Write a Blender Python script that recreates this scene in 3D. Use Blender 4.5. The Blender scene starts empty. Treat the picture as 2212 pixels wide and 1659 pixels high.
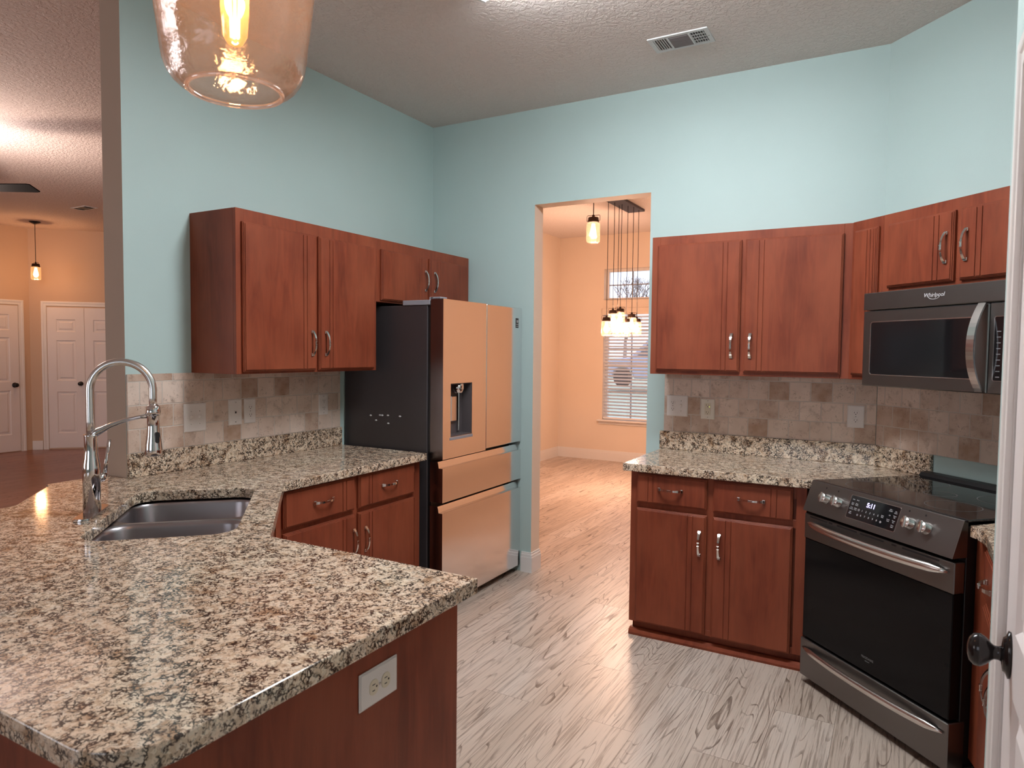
import bpy, bmesh, math, random
from mathutils import Vector, Matrix
random.seed(7)
PI = math.pi
S2 = 2 ** -.5
scene = bpy.context.scene
C = scene.collection

# ------------------------------------------------------------------ camera
cam = bpy.data.cameras.new('camera')
cam_o = bpy.data.objects.new('camera', cam); C.objects.link(cam_o)
cam.sensor_width = 36.0
cam.lens = 36.0 * 1488.39 / 2212.0
cam.clip_start = .02
_r = Vector((.8702926, .49242837, .01025172)); _u = Vector((-.03280276, .03718083, .99877003)); _f = Vector((-.49144153, .86955844, -.04851121))
cam_o.matrix_world = Matrix(((_r.x, _u.x, -_f.x, 2.9563), (_r.y, _u.y, -_f.y, -4.0563), (_r.z, _u.z, -_f.z, 1.4933), (0, 0, 0, 1)))
cam.dof.use_dof = True
cam.dof.focus_distance = 3.9
cam.dof.aperture_fstop = 9.0
scene.camera = cam_o
scene.view_settings.view_transform = 'Standard'
scene.view_settings.look = 'None'
scene.view_settings.exposure = 0.30
scene.view_settings.gamma = 1.0
scene.view_settings.use_curve_mapping = False
try:
    scene.cycles.use_denoising = True
    scene.cycles.max_bounces = 10
    scene.cycles.transparent_max_bounces = 24
    scene.cycles.sample_clamp_indirect = 6.0
    scene.cycles.caustics_reflective = False
    scene.cycles.caustics_refractive = False
except Exception:
    pass

# ------------------------------------------------------------------ sky and daylight
world = bpy.data.worlds.new('sky'); scene.world = world
world.use_nodes = True
bg = world.node_tree.nodes['Background']
bg.inputs[0].default_value = (.82, .87, 1.0, 1); bg.inputs[1].default_value = 1.7

def area(name, loc, direction, sx, sy, energy, color):
    l = bpy.data.lights.new(name, 'AREA'); l.shape = 'RECTANGLE'; l.size = sx; l.size_y = sy
    l.energy = energy; l.color = color
    o = bpy.data.objects.new(name, l); C.objects.link(o)
    o.location = loc; o.rotation_euler = Vector(direction).to_track_quat('-Z', 'Y').to_euler()
    return o
# daylight through the windows behind the camera and of the dining room
area('daylight_nook', (2.3, -7.85, 1.5), (0, 1, -.05), 2.2, 1.5, 5, (.96, .97, 1.0))
area('daylight_living', (-3.5, -7.85, 1.5), (0, 1, -.05), 3.0, 1.6, 34, (1.0, .90, .84))

def point(name, loc, energy, color, radius=.03, parent=None):
    l = bpy.data.lights.new(name, 'POINT'); l.energy = energy; l.color = color; l.shadow_soft_size = radius
    o = bpy.data.objects.new(name, l); C.objects.link(o); o.location = loc
    if parent: o.parent = parent
    return o
WARM = (1.0, .52, .26)
WARM2 = (1.0, .66, .52)

# ------------------------------------------------------------------ materials
def newmat(name, base=(.8, .8, .8), rough=.5, metal=0.0, spec=.5, coat=0.0):
    m = bpy.data.materials.new(name); m.use_nodes = True
    b = m.node_tree.nodes['Principled BSDF']
    b.inputs['Base Color'].default_value = (*base, 1); b.inputs['Roughness'].default_value = rough
    b.inputs['Metallic'].default_value = metal; b.inputs['Specular IOR Level'].default_value = spec
    b.inputs['Coat Weight'].default_value = coat
    return m, m.node_tree, b
def nd(nt, typ, ins=None, **props):
    n = nt.nodes.new(typ)
    for k, v in props.items(): setattr(n, k, v)
    if ins:
        for k, v in ins.items():
            s = n.inputs[k]
            if isinstance(v, bpy.types.NodeSocket): nt.links.new(v, s)
            else: s.default_value = v
    return n
def math_(nt, op, a, b=None, c=None):
    n = nt.nodes.new('ShaderNodeMath'); n.operation = op
    for i, v in enumerate((a, b, c)):
        if v is None: continue
        if isinstance(v, bpy.types.NodeSocket): nt.links.new(v, n.inputs[i])
        else: n.inputs[i].default_value = v
    return n.outputs[0]
def ramp(nt, fac, stops, interp='LINEAR'):
    n = nt.nodes.new('ShaderNodeValToRGB'); n.color_ramp.interpolation = interp
    el = n.color_ramp.elements
    while len(el) < len(stops): el.new(.5)
    for e, (p, c) in zip(el, stops):
        e.position = p; e.color = (*c, 1) if len(c) == 3 else c
    nt.links.new(fac, n.inputs[0])
    return n.outputs[0]
def mix(nt, fac, a, b, typ='MIX'):
    n = nt.nodes.new('ShaderNodeMix'); n.data_type = 'RGBA'; n.blend_type = typ
    for i, v in ((0, fac), (6, a), (7, b)):
        if isinstance(v, bpy.types.NodeSocket): nt.links.new(v, n.inputs[i])
        else: n.inputs[i].default_value = v if i == 0 else ((*v, 1) if len(v) == 3 else v)
    return n.outputs[2]
def coord(nt, which='Object'):
    return nt.nodes.new('ShaderNodeTexCoord').outputs[which]
def mapping(nt, vec, scale=(1, 1, 1), loc=(0, 0, 0), rot=(0, 0, 0)):
    n = nd(nt, 'ShaderNodeMapping', {'Vector': vec, 'Scale': scale, 'Location': loc, 'Rotation': rot})
    return n.outputs[0]
def noise(nt, vec, scale, detail=2.0, rough=.5, dist=0.0, out='Fac'):
    n = nd(nt, 'ShaderNodeTexNoise', {'Vector': vec, 'Scale': scale, 'Detail': detail, 'Roughness': rough, 'Distortion': dist})
    return n.outputs[out]
def bump(nt, b, height, strength, dist):
    n = nd(nt, 'ShaderNodeBump', {'Height': height, 'Strength': strength, 'Distance': dist})
    nt.links.new(n.outputs[0], b.inputs['Normal'])
def sep(nt, vec):
    n = nd(nt, 'ShaderNodeSeparateXYZ', {0: vec}); return n.outputs
def comb(nt, x, y, z=0.0):
    n = nt.nodes.new('ShaderNodeCombineXYZ')
    for i, v in enumerate((x, y, z)):
        if isinstance(v, bpy.types.NodeSocket): nt.links.new(v, n.inputs[i])
        else: n.inputs[i].default_value = v
    return n.outputs[0]

def paint(name, col, rough=.55, b_str=.12, scale=160):
    m, nt, b = newmat(name, col, rough, spec=.35)
    v = coord(nt)
    n1 = noise(nt, v, 2.2, 2)
    c = mix(nt, n1, tuple(x * .96 for x in col), tuple(min(1, x * 1.04) for x in col))
    nt.links.new(c, b.inputs['Base Color'])
    bump(nt, b, noise(nt, v, scale, 3), b_str, .002)
    return m
MINT = paint('mint_wall_paint', (.475, .605, .590))
TAN = paint('tan_wall_paint', (.46, .36, .285))
CREAM = paint('cream_dining_paint', (.80, .68, .565))
LIVING = paint('living_wall_paint', (.62, .44, .31))
WHITE = paint('white_trim_paint', (.80, .77, .75), .35, .02, 60)
DOORW = paint('white_door_paint', (.80, .75, .74), .4, .04, 90)

def knockdown(name, col):
    m, nt, b = newmat(name, col, .8, spec=.2)
    v = coord(nt)
    n1 = noise(nt, v, 42, 3, .55, .6)
    h = ramp(nt, n1, [(.42, (0, 0, 0)), (.56, (1, 1, 1))])
    n2 = noise(nt, v, 150, 2)
    hh = math_(nt, 'ADD', h, math_(nt, 'MULTIPLY', n2, .35))
    bump(nt, b, hh, .55, .006)
    return m
CEIL = knockdown('knockdown_ceiling', (.74, .665, .625))
CEIL2 = knockdown('knockdown_ceiling_living', (.72, .60, .55))

def cherry():
    m, nt, b = newmat('cherry_stained_wood', rough=.42, spec=.24, coat=.03)
    b.inputs['Coat Roughness'].default_value = .25
    v = coord(nt)
    rnd = nt.nodes.new('ShaderNodeObjectInfo').outputs['Random']
    off = comb(nt, math_(nt, 'MULTIPLY', rnd, 13.0), math_(nt, 'MULTIPLY', rnd, 7.0), math_(nt, 'MULTIPLY', rnd, 5.0))
    va = nd(nt, 'ShaderNodeVectorMath', {0: v, 1: off}, operation='ADD').outputs[0]
    g = noise(nt, mapping(nt, va, (9, 9, 1.1)), 2.2, 5, .6, 1.2)
    blot = noise(nt, mapping(nt, va, (3.2, 3.2, 1.5)), 1.7, 3, .5)
    fine = noise(nt, mapping(nt, va, (160, 160, 5)), 2.0, 2)
    c1 = ramp(nt, g, [(.25, (.125, .026, .013)), (.5, (.200, .042, .0195)), (.8, (.290, .066, .030))])
    c2 = mix(nt, ramp(nt, blot, [(.35, (0, 0, 0)), (.7, (1, 1, 1))]), c1, (.285, .072, .034))
    c3 = mix(nt, math_(nt, 'MULTIPLY', fine, .22), c2, (.07, .018, .010))
    nt.links.new(c3, b.inputs['Base Color'])
    bump(nt, b, fine, .04, .001)
    return m
WOOD = cherry()
mGROOVE, _, _ = newmat('pale_bead_highlight', (.42, .17, .10), .5)  # pale colour standing in for the highlight along the beads; assigned to nothing

def granite():
    m, nt, b = newmat('speckled_granite', rough=.09, spec=.5)
    v = coord(nt)
    wob = noise(nt, v, 55, 3, .6, 0, 'Color')
    vv = nd(nt, 'ShaderNodeVectorMath', {0: v, 1: nd(nt, 'ShaderNodeVectorMath', {0: wob, 1: (.022, .022, .022)}, operation='MULTIPLY').outputs[0]}, operation='ADD').outputs[0]
    big = noise(nt, v, 3.6, 3, .55, .5)
    base = ramp(nt, big, [(.34, (.76, .65, .48)), (.5, (.70, .53, .38)), (.66, (.54, .36, .235))])
    cell = nd(nt, 'ShaderNodeTexVoronoi', {'Vector': vv, 'Scale': 105.0}).outputs['Color']
    cb = sep(nt, cell)[0]
    base = mix(nt, .6, base, ramp(nt, cb, [(.0, (.84, .74, .60)), (.45, (.72, .56, .43)), (.75, (.44, .29, .19)), (1, (.78, .70, .60))]))
    tan = noise(nt, v, 17, 3, .6)
    base = mix(nt, ramp(nt, tan, [(.56, (0, 0, 0)), (.68, (.75, .75, .75))]), base, (.36, .20, .10))
    # dark mineral network between crystals
    edge = nd(nt, 'ShaderNodeTexVoronoi', {'Vector': vv, 'Scale': 92.0}, feature='DISTANCE_TO_EDGE').outputs['Distance']
    ln = ramp(nt, edge, [(.09, (1, 1, 1)), (.18, (0, 0, 0))])
    msk = ramp(nt, noise(nt, v, 34, 4, .7, .8), [(.455, (0, 0, 0)), (.53, (1, 1, 1))])
    k1 = math_(nt, 'MULTIPLY', ln, msk)
    bl = ramp(nt, noise(nt, vv, 120, 3, .6, 1.0), [(.565, (0, 0, 0)), (.59, (1, 1, 1))])
    bl2 = ramp(nt, noise(nt, v, 7, 3, .6), [(.35, (.35, .35, .35)), (.6, (1, 1, 1))])
    k2 = math_(nt, 'MULTIPLY', bl, bl2)
    k = math_(nt, 'MAXIMUM', math_(nt, 'MULTIPLY', k1, .95), k2)
    dk = ramp(nt, noise(nt, v, 40, 2), [(.42, (.010, .007, .007)), (.66, (.055, .024, .016))])
    c = mix(nt, k, base, dk)
    nt.links.new(c, b.inputs['Base Color'])
    return m
GRANITE = granite()

def travertine(name, light, dark):
    m, nt, b = newmat(name, rough=.55, spec=.3)
    v = coord(nt); s = sep(nt, v)
    uv = comb(nt, s[0], math_(nt, 'SUBTRACT', s[2], -.0005), 0.0)
    wob = noise(nt, v, 30, 2, .5, 0, 'Color')
    uvw = nd(nt, 'ShaderNodeVectorMath', {0: uv, 1: nd(nt, 'ShaderNodeVectorMath', {0: wob, 1: (.004, .004, 0)}, operation='MULTIPLY').outputs[0]}, operation='ADD').outputs[0]
    uvw = mapping(nt, uvw, (1, 1, 1), (-.002, -.002, 0))
    br = nd(nt, 'ShaderNodeTexBrick', {'Vector': uvw, 'Scale': 1.0, 'Mortar Size': .0032, 'Mortar Smooth': .35, 'Bias': 0.0, 'Brick Width': .108, 'Row Height': .1055,
        'Color1': (0, 0, 0, 1), 'Color2': (1, 1, 1, 1), 'Mortar': (.5, .5, .5, 1)}, offset=.5, squash=1.0)
    rv = sep(nt, br.outputs['Color'])[0]
    n1 = noise(nt, v, 26, 4, .6, .3)
    n2 = noise(nt, v, 9, 3)
    t = math_(nt, 'ADD', math_(nt, 'MULTIPLY', rv, .52), math_(nt, 'MULTIPLY', math_(nt, 'SUBTRACT', n2, .3), .75))
    col = ramp(nt, t, [(.05, dark), (.38, tuple((a + 2 * c) / 3 for a, c in zip(dark, light))), (.75, light), (1, tuple(min(1, x * 1.15) for x in light))])
    col = mix(nt, ramp(nt, n1, [(.55, (0, 0, 0)), (.72, (.5, .5, .5))]), col, tuple(x * .6 for x in dark))
    pit = ramp(nt, noise(nt, v, 140, 3, .6), [(.60, (0, 0, 0)), (.68, (1, 1, 1))])
    pitm = math_(nt, 'MULTIPLY', pit, ramp(nt, noise(nt, v, 12, 2), [(.45, (0, 0, 0)), (.6, (.6, .6, .6))]))
    col = mix(nt, pitm, col, (.16, .10, .07))
    col = mix(nt, br.outputs['Fac'], col, (.60, .52, .46))
    nt.links.new(col, b.inputs['Base Color'])
    h = math_(nt, 'SUBTRACT', math_(nt, 'MULTIPLY', n1, .25), math_(nt, 'ADD', br.outputs['Fac'], math_(nt, 'MULTIPLY', pitm, .5)))
    bump(nt, b, h, .6, .004)
    return m
TILE = travertine('tumbled_travertine_tile', (.77, .63, .54), (.42, .27, .19))

def planks(name, stops, line, width=.2275, rough=.32):
    m, nt, b = newmat(name, rough=rough, spec=.5)
    v = coord(nt); s = sep(nt, v)
    uv = comb(nt, math_(nt, 'ADD', s[1], 1.05), math_(nt, 'SUBTRACT', s[0], .0375), 0.0)
    br = nd(nt, 'ShaderNodeTexBrick', {'Vector': uv, 'Scale': 1.0, 'Mortar Size': .0009, 'Mortar Smooth': .2, 'Bias': 0.0, 'Brick Width': 1.22, 'Row Height': width,
        'Color1': (0, 0, 0, 1), 'Color2': (1, 1, 1, 1), 'Mortar': (.5, .5, .5, 1)}, offset=.385, squash=1.0)
    rv = sep(nt, br.outputs['Color'])[0]
    z = math_(nt, 'MULTIPLY', rv, 37.0)
    p = comb(nt, math_(nt, 'ADD', s[0], math_(nt, 'MULTIPLY', rv, 3.0)), s[1], z)
    field = noise(nt, mapping(nt, p, (4.6, .55, 1)), 1.0, 2.5, .45, .25)
    fr = math_(nt, 'FRACT', math_(nt, 'MULTIPLY', field, 30.0))
    wig = noise(nt, mapping(nt, p, (60, 7, 1)), 1.0, 3, .6)
    ln = ramp(nt, math_(nt, 'ADD', fr, math_(nt, 'MULTIPLY', math_(nt, 'SUBTRACT', wig, .5), .55)), [(.0, (1, 1, 1)), (.08, (.85, .85, .85)), (.18, (0, 0, 0))])
    brk = ramp(nt, noise(nt, mapping(nt, p, (13, 2.0, 1)), 1.0, 3, .6), [(.38, (0, 0, 0)), (.6, (1, 1, 1))])
    lines = math_(nt, 'MULTIPLY', ln, brk)
    streak = noise(nt, mapping(nt, p, (95, 2.6, 1)), 1.0, 4, .65)
    st = ramp(nt, streak, [(.50, (0, 0, 0)), (.62, (1, 1, 1))])
    tone = math_(nt, 'ADD', math_(nt, 'MULTIPLY', rv, .35), math_(nt, 'MULTIPLY', noise(nt, mapping(nt, p, (7, .8, 1)), 1.0, 3), .75))
    base = ramp(nt, tone, stops)
    c = mix(nt, math_(nt, 'MULTIPLY', st, .50), base, line)
    c = mix(nt, math_(nt, 'MULTIPLY', lines, .80), c, line)
    kn = nd(nt, 'ShaderNodeTexVoronoi', {'Vector': mapping(nt, p, (2.4, .9, 1)), 'Scale': 1.0}).outputs['Distance']
    c = mix(nt, ramp(nt, kn, [(.015, (.8, .8, .8)), (.05, (0, 0, 0))]), c, tuple(x * .7 for x in line))
    c = mix(nt, math_(nt, 'MULTIPLY', br.outputs['Fac'], .75), c, tuple(x * .6 for x in line))
    nt.links.new(c, b.inputs['Base Color'])
    bump(nt, b, math_(nt, 'SUBTRACT', math_(nt, 'MULTIPLY', lines, -.5), br.outputs['Fac']), .25, .0015)
    rr = math_(nt, 'ADD', math_(nt, 'MULTIPLY', lines, .15), rough)
    nt.links.new(rr, b.inputs['Roughness'])
    return m
FLOOR = planks('pale_oak_laminate', [(.25, (.47, .375, .305)), (.55, (.58, .48, .405)), (.85, (.65, .565, .50))], (.11, .068, .048))
FLOOR2 = planks('red_brown_wood_floor', [(.25, (.20, .072, .042)), (.55, (.26, .100, .060)), (.85, (.32, .130, .082))], (.09, .035, .022), .12, .28)

def brushed(name, col, rough, vertical=True, metal=1.0, bmp=.015):
    m, nt, b = newmat(name, col, rough, metal)
    v = coord(nt)
    n = noise(nt, mapping(nt, v, (400, 400, 3) if vertical else (4, 4, 500)), 1.0, 3)
    nt.links.new(math_(nt, 'ADD', math_(nt, 'MULTIPLY', n, .10), rough - .05), b.inputs['Roughness'])
    if bmp: bump(nt, b, n, bmp, .0005)
    return m
FRIDGE = brushed('brushed_stainless', (.82, .82, .83), .15)
SLATE = brushed('dark_stainless', (.205, .192, .186), .36, False, 1.0, .006)
STEEL = brushed('bright_stainless', (.74, .72, .70), .25, False, 1.0, 0)
SINK, _, _ = newmat('satin_sink_steel', (.40, .37, .385), .30, 1.0)
CHROME, _, _ = newmat('chrome', (.72, .70, .70), .07, 1.0)
NICKEL, _, _ = newmat('polished_nickel_pull', (.74, .71, .69), .14, 1.0)
def flat(name, col, rough=.5, metal=0.0, spec=.5, coat=0.0, nscale=0):
    m, nt, b = newmat(name, col, rough, metal, spec, coat)
    n = noise(nt, coord(nt), nscale or 14, 2)
    c = mix(nt, n, tuple(x * .94 for x in col), tuple(min(1, x * 1.06) for x in col))
    nt.links.new(c, b.inputs['Base Color'])
    return m
FSIDE = flat('charcoal_fridge_case', (.040, .034, .036), .32)
BLACKG = flat('black_ceramic_glass', (.010, .009, .010), .05, 0, .6)
OVENG = flat('black_oven_glass', (.006, .0055, .006), .12, 0, .14)
BLACKP = flat('black_plastic', (.012, .012, .013), .4)
DARKM = flat('oil_rubbed_bronze', (.016, .013, .013), .16, .2)
BRONZE = flat('dark_bronze_fitting', (.06, .035, .025), .4, .8)
PLATE = flat('white_switch_plate', (.74, .68, .64), .35)
PLATEI = flat('ivory_switch_plate', (.72, .66, .57), .35)
IVORY = flat('ivory_receptacle', (.68, .60, .46), .35)
SLOT = flat('dark_slot', (.02, .017, .015), .6)
GREYM = flat('grey_plastic_cap', (.26, .26, .29), .35)
VENTM = flat('white_vent_enamel', (.66, .66, .66), .4)
VENTD = flat('grey_vent_louver', (.20, .19, .20), .5)
FANM = flat('dark_walnut_fan_blade', (.009, .0075, .0075), .8, 0, .05)
LABELW = flat('pale_print', (.62, .62, .64), .5)
RING = flat('grey_burner_print', (.10, .095, .095), .3)
BLINDM = flat('white_blind_slat', (.82, .80, .80), .45)
GRASS = flat('lawn', (.42, .46, .36), .9, nscale=40)
ROAD = flat('road', (.42, .42, .43), .9)
CARM = flat('silver_blue_car_paint', (.36, .40, .52), .25, .2)
TYRE = flat('tyre_rubber', (.03, .03, .032), .8)
BARK = flat('grey_bark', (.30, .26, .25), .9)
CARG = flat('dark_car_glass', (.08, .10, .13), .08)

def emissive(name, col, strength):
    m = bpy.data.materials.new(name); m.use_nodes = True; nt = m.node_tree
    nt.nodes.remove(nt.nodes['Principled BSDF'])
    e = nd(nt, 'ShaderNodeEmission', {'Color': (*col, 1), 'Strength': strength})
    nt.links.new(e.outputs[0], nt.nodes['Material Output'].inputs[0])
    return m
BULB = emissive('glowing_bulb', (1.0, .74, .42), 6.0)
FILAMENT = emissive('glowing_filament', (1.0, .70, .32), 11.0)
TUBE = emissive('fluorescent_lens', (.93, .97, 1.0), 39.0)
FANLAMP = emissive('fan_lamp_glow', (1.0, .91, .87), 75.0)
DIGIT = emissive('clock_digits', (.62, .55, 1.0), 2.6)
LED = emissive('green_indicator', (.75, .9, .15), 1.2)

def thinglass(name, tint, gloss=.06, haze=0.0, hazecol=(.8, .7, .6), bumpy=0.0, gcol=(1, 1, 1)):
    m = bpy.data.materials.new(name); m.use_nodes = True; nt = m.node_tree
    nt.nodes.remove(nt.nodes['Principled BSDF'])
    tr = nd(nt, 'ShaderNodeBsdfTransparent', {'Color': (*tint, 1)})
    gl = nd(nt, 'ShaderNodeBsdfGlossy', {'Color': (*gcol, 1), 'Roughness': .06})
    lw = nd(nt, 'ShaderNodeLayerWeight', {'Blend': .35})
    if bumpy:
        bn = nd(nt, 'ShaderNodeBump', {'Height': noise(nt, coord(nt), 34, 3, .5, .6), 'Strength': bumpy, 'Distance': .006})
        nt.links.new(bn.outputs[0], gl.inputs['Normal']); nt.links.new(bn.outputs[0], lw.inputs['Normal'])
    fac = math_(nt, 'MULTIPLY_ADD', lw.outputs['Facing'], .55, gloss)
    mx = nd(nt, 'ShaderNodeMixShader', {0: fac, 1: tr.outputs[0], 2: gl.outputs[0]})
    out = mx.outputs[0]
    if haze:
        tl = nd(nt, 'ShaderNodeBsdfTranslucent', {'Color': (*hazecol, 1)})
        df = nd(nt, 'ShaderNodeBsdfDiffuse', {'Color': (*hazecol, 1)})
        md = nd(nt, 'ShaderNodeMixShader', {0: .5, 1: tl.outputs[0], 2: df.outputs[0]})
        out = nd(nt, 'ShaderNodeMixShader', {0: haze, 1: out, 2: md.outputs[0]}).outputs[0]
    nt.links.new(out, nt.nodes['Material Output'].inputs[0])
    return m
PANE = thinglass('window_pane', (.95, .97, 1.0), .03)
JAR = thinglass('jar_glass', (.96, .90, .80), .04, .035, (.95, .80, .55), .2)
RIMG = thinglass('thick_glass_rim', (.85, .80, .78), .22, .22, (.95, .85, .80))
SEED = thinglass('seeded_glass_shade', (.93, .90, .89), .035, .05, (.80, .76, .74), .5, (.42, .41, .42))

# ------------------------------------------------------------------ mesh helpers
class MB:
    def __init__(s): s.bm = bmesh.new()
    def add(s, tmp, mi=0):
        off = len(s.bm.verts)
        vs = [s.bm.verts.new(v.co) for v in tmp.verts]
        tmp.verts.index_update()
        for f in tmp.faces:
            try:
                nf = s.bm.faces.new([vs[v.index] for v in f.verts]); nf.material_index = mi; nf.smooth = f.smooth
            except ValueError: pass
        tmp.free()
        return s
    def box(s, x0, x1, y0, y1, z0, z1, bev=0.0, mi=0, seg=1):
        t = bmesh.new(); bmesh.ops.create_cube(t, size=1)
        for v in t.verts:
            v.co = Vector(((x0 + x1) / 2 + v.co.x * (x1 - x0), (y0 + y1) / 2 + v.co.y * (y1 - y0), (z0 + z1) / 2 + v.co.z * (z1 - z0)))
        if bev: bmesh.ops.bevel(t, geom=t.edges[:], offset=bev, segments=seg, affect='EDGES', profile=.5)
        return s.add(t, mi)
    def prism(s, pts, z0, z1, axis='Z', bev=0.0, mi=0, holes=None):
        """polygon in a plane, extruded along an axis: Z -> (x,y), Y -> (x,z), X -> (y,z)"""
        def P(a, b, h):
            return Vector((a, b, h)) if axis == 'Z' else Vector((a, h, b)) if axis == 'Y' else Vector((h, a, b))
        t = bmesh.new()
        if not holes:
            f = t.faces.new([t.verts.new(P(a, b, z0)) for a, b in pts])
            faces = [f]
        else:
            es = []
            for loop in [pts] + holes:
                vs = [t.verts.new(P(a, b, z0)) for a, b in loop]
                es += [t.edges.new((vs[i], vs[(i + 1) % len(vs)])) for i in range(len(vs))]
            bmesh.ops.triangle_fill(t, edges=es, use_beauty=True)
            faces = t.faces[:]
        r = bmesh.ops.extrude_face_region(t, geom=faces)
        d = P(0, 0, z1 - z0)
        bmesh.ops.translate(t, verts=[g for g in r['geom'] if isinstance(g, bmesh.types.BMVert)], vec=d)
        bmesh.ops.recalc_face_normals(t, faces=t.faces[:])
        if bev:
            eds = [e for e in t.edges if len(e.link_faces) == 2 and e.calc_face_angle(0) > .9]
            bmesh.ops.bevel(t, geom=eds, offset=bev, segments=2, affect='EDGES', profile=.5)
        return s.add(t, mi)
    def lathe(s, prof, center=(0, 0, 0), seg=24, axis='Z', mi=0, smooth=True, ell=(1, 1)):
        t = bmesh.new(); rings = []
        for r, h in prof:
            ring = []
            for i in range(seg):
                a = 2 * PI * i / seg; x, y = r * math.cos(a) * ell[0], r * math.sin(a) * ell[1]
                p = (x, y, h) if axis == 'Z' else (x, h, y) if axis == 'Y' else (h, x, y)
                ring.append(t.verts.new(Vector(center) + Vector(p)))
            rings.append(ring)
        for a, b in zip(rings, rings[1:]):
            for i in range(seg):
                f = t.faces.new((a[i], a[(i + 1) % seg], b[(i + 1) % seg], b[i])); f.smooth = smooth
        for ring, h in ((rings[0], prof[0]), (rings[-1], prof[-1])):
            if h[0] > 1e-5:
                try: t.faces.new(ring)
                except ValueError: pass
        bmesh.ops.remove_doubles(t, verts=t.verts[:], dist=1e-6)
        bmesh.ops.recalc_face_normals(t, faces=t.faces[:])
        return s.add(t, mi)
    def shell(s, prof, center=(0, 0, 0), seg=40):
        """open surface of revolution, no caps"""
        t = bmesh.new(); rings = []
        for r, h in prof:
            rings.append([t.verts.new(Vector(center) + Vector((r * math.cos(2 * PI * i / seg), r * math.sin(2 * PI * i / seg), h))) for i in range(seg)])
        for a, b in zip(rings, rings[1:]):
            for i in range(seg):
                f = t.faces.new((a[i], a[(i + 1) % seg], b[(i + 1) % seg], b[i])); f.smooth = True
        return s.add(t)
    def tube(s, pts, rad, seg=10, mi=0, sect=None, cap=True, up=None, rnd=False):
        """sweep; rad number or list; sect = list of (w,h) half sizes for a rectangular section"""
        pts = [Vector(p) for p in pts]; n = len(pts); t = bmesh.new(); rings = []
        T = [(pts[min(i + 1, n - 1)] - pts[max(i - 1, 0)]).normalized() for i in range(n)]
        ref = Vector(up) if up else (Vector((0, 0, 1)) if abs(T[0].z) < .9 else Vector((1, 0, 0)))
        N = (ref - T[0] * ref.dot(T[0])).normalized()
        for i in range(n):
            if i: N = (N - T[i] * N.dot(T[i])).normalized()
            B = T[i].cross(N)
            ring = []
            if sect:
                w, h = sect[i] if isinstance(sect, list) else sect
                for a, b in ([(math.cos(2 * PI * k / 14), math.sin(2 * PI * k / 14)) for k in range(14)] if rnd else ((-1, -1), (1, -1), (1, 1), (-1, 1))): ring.append(t.verts.new(pts[i] + B * (a * w) + N * (b * h)))
            else:
                r = rad[i] if isinstance(rad, (list, tuple)) else rad
                for k in range(seg):
                    a = 2 * PI * k / seg; ring.append(t.verts.new(pts[i] + N * (r * math.cos(a)) + B * (r * math.sin(a))))
            rings.append(ring)
        for a, b in zip(rings, rings[1:]):
            m = len(a)
            for i in range(m):
                f = t.faces.new((a[i], a[(i + 1) % m], b[(i + 1) % m], b[i])); f.smooth = rnd or not sect
        if cap: t.faces.new(rings[0]); t.faces.new(rings[-1])
        bmesh.ops.recalc_face_normals(t, faces=t.faces[:])
        return s.add(t, mi)
    def xf(s, mat):
        bmesh.ops.transform(s.bm, matrix=mat, verts=s.bm.verts[:]); return s
    def build(s, name, mats, parent=None):
        me = bpy.data.meshes.new(name); s.bm.normal_update(); s.bm.to_mesh(me); s.bm.free()
        for m in (mats if isinstance(mats, (list, tuple)) else [mats]): me.materials.append(m)
        o = bpy.data.objects.new(name, me); C.objects.link(o)
        if parent: o.parent = parent
        return o

def box(*a, **k): return MB().box(*a, **k)
def root(name, label, cat, loc=(0, 0, 0), rotz=0.0, group=None):
    o = bpy.data.objects.new(name, None); C.objects.link(o); o.empty_display_size = .1
    o.location = loc; o.rotation_euler = (0, 0, rotz); return tag(o, label, cat, group)
def tag(o, label, cat, group=None):
    o['label'] = label; o['category'] = cat
    if group: o['group'] = group
    return o
def struct(o, label=None, cat=None):
    o['kind'] = 'structure'
    if label: o['label'] = label
    if cat: o['category'] = cat
    return o
def text_mesh(name, body, size, mat, parent, matrix, extrude=.0004, align='CENTER', shear=0.0, bold=0.0):
    cu = bpy.data.curves.new(name, 'FONT'); cu.body = body; cu.size = size; cu.align_x = align; cu.align_y = 'CENTER'; cu.extrude = extrude
    cu.shear = shear; cu.offset = bold; cu.resolution_u = 3
    t = bpy.data.objects.new(name + '_curve', cu); C.objects.link(t)
    dg = bpy.context.evaluated_depsgraph_get()
    me = bpy.data.meshes.new_from_object(t.evaluated_get(dg)); bpy.data.objects.remove(t, do_unlink=True)
    me.name = name; me.materials.clear(); me.materials.append(mat); me.transform(matrix)
    o = bpy.data.objects.new(name, me); C.objects.link(o); o.parent = parent
    return o
def dup(o, loc, label, group=None, rotz=None):
    c = o.copy(); C.objects.link(c); c.location = loc
    if rotz is not None: c.rotation_euler = (0, 0, rotz)
    c['label'] = label
    if group: c['group'] = group
    def rec(src, dst):
        for ch in list(src.children):
            d = ch.copy(); C.objects.link(d); d.parent = dst; rec(ch, d)
    rec(o, c)
    return c

# ------------------------------------------------------------------ the setting
H = 3.07; HL = 3.15
XB = 2.855          # corner of back wall and diagonal wall
XR = 3.868; YR = -1.013
XD0, XD1, ZD = .823, 1.611, 2.452
T = .12

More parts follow.
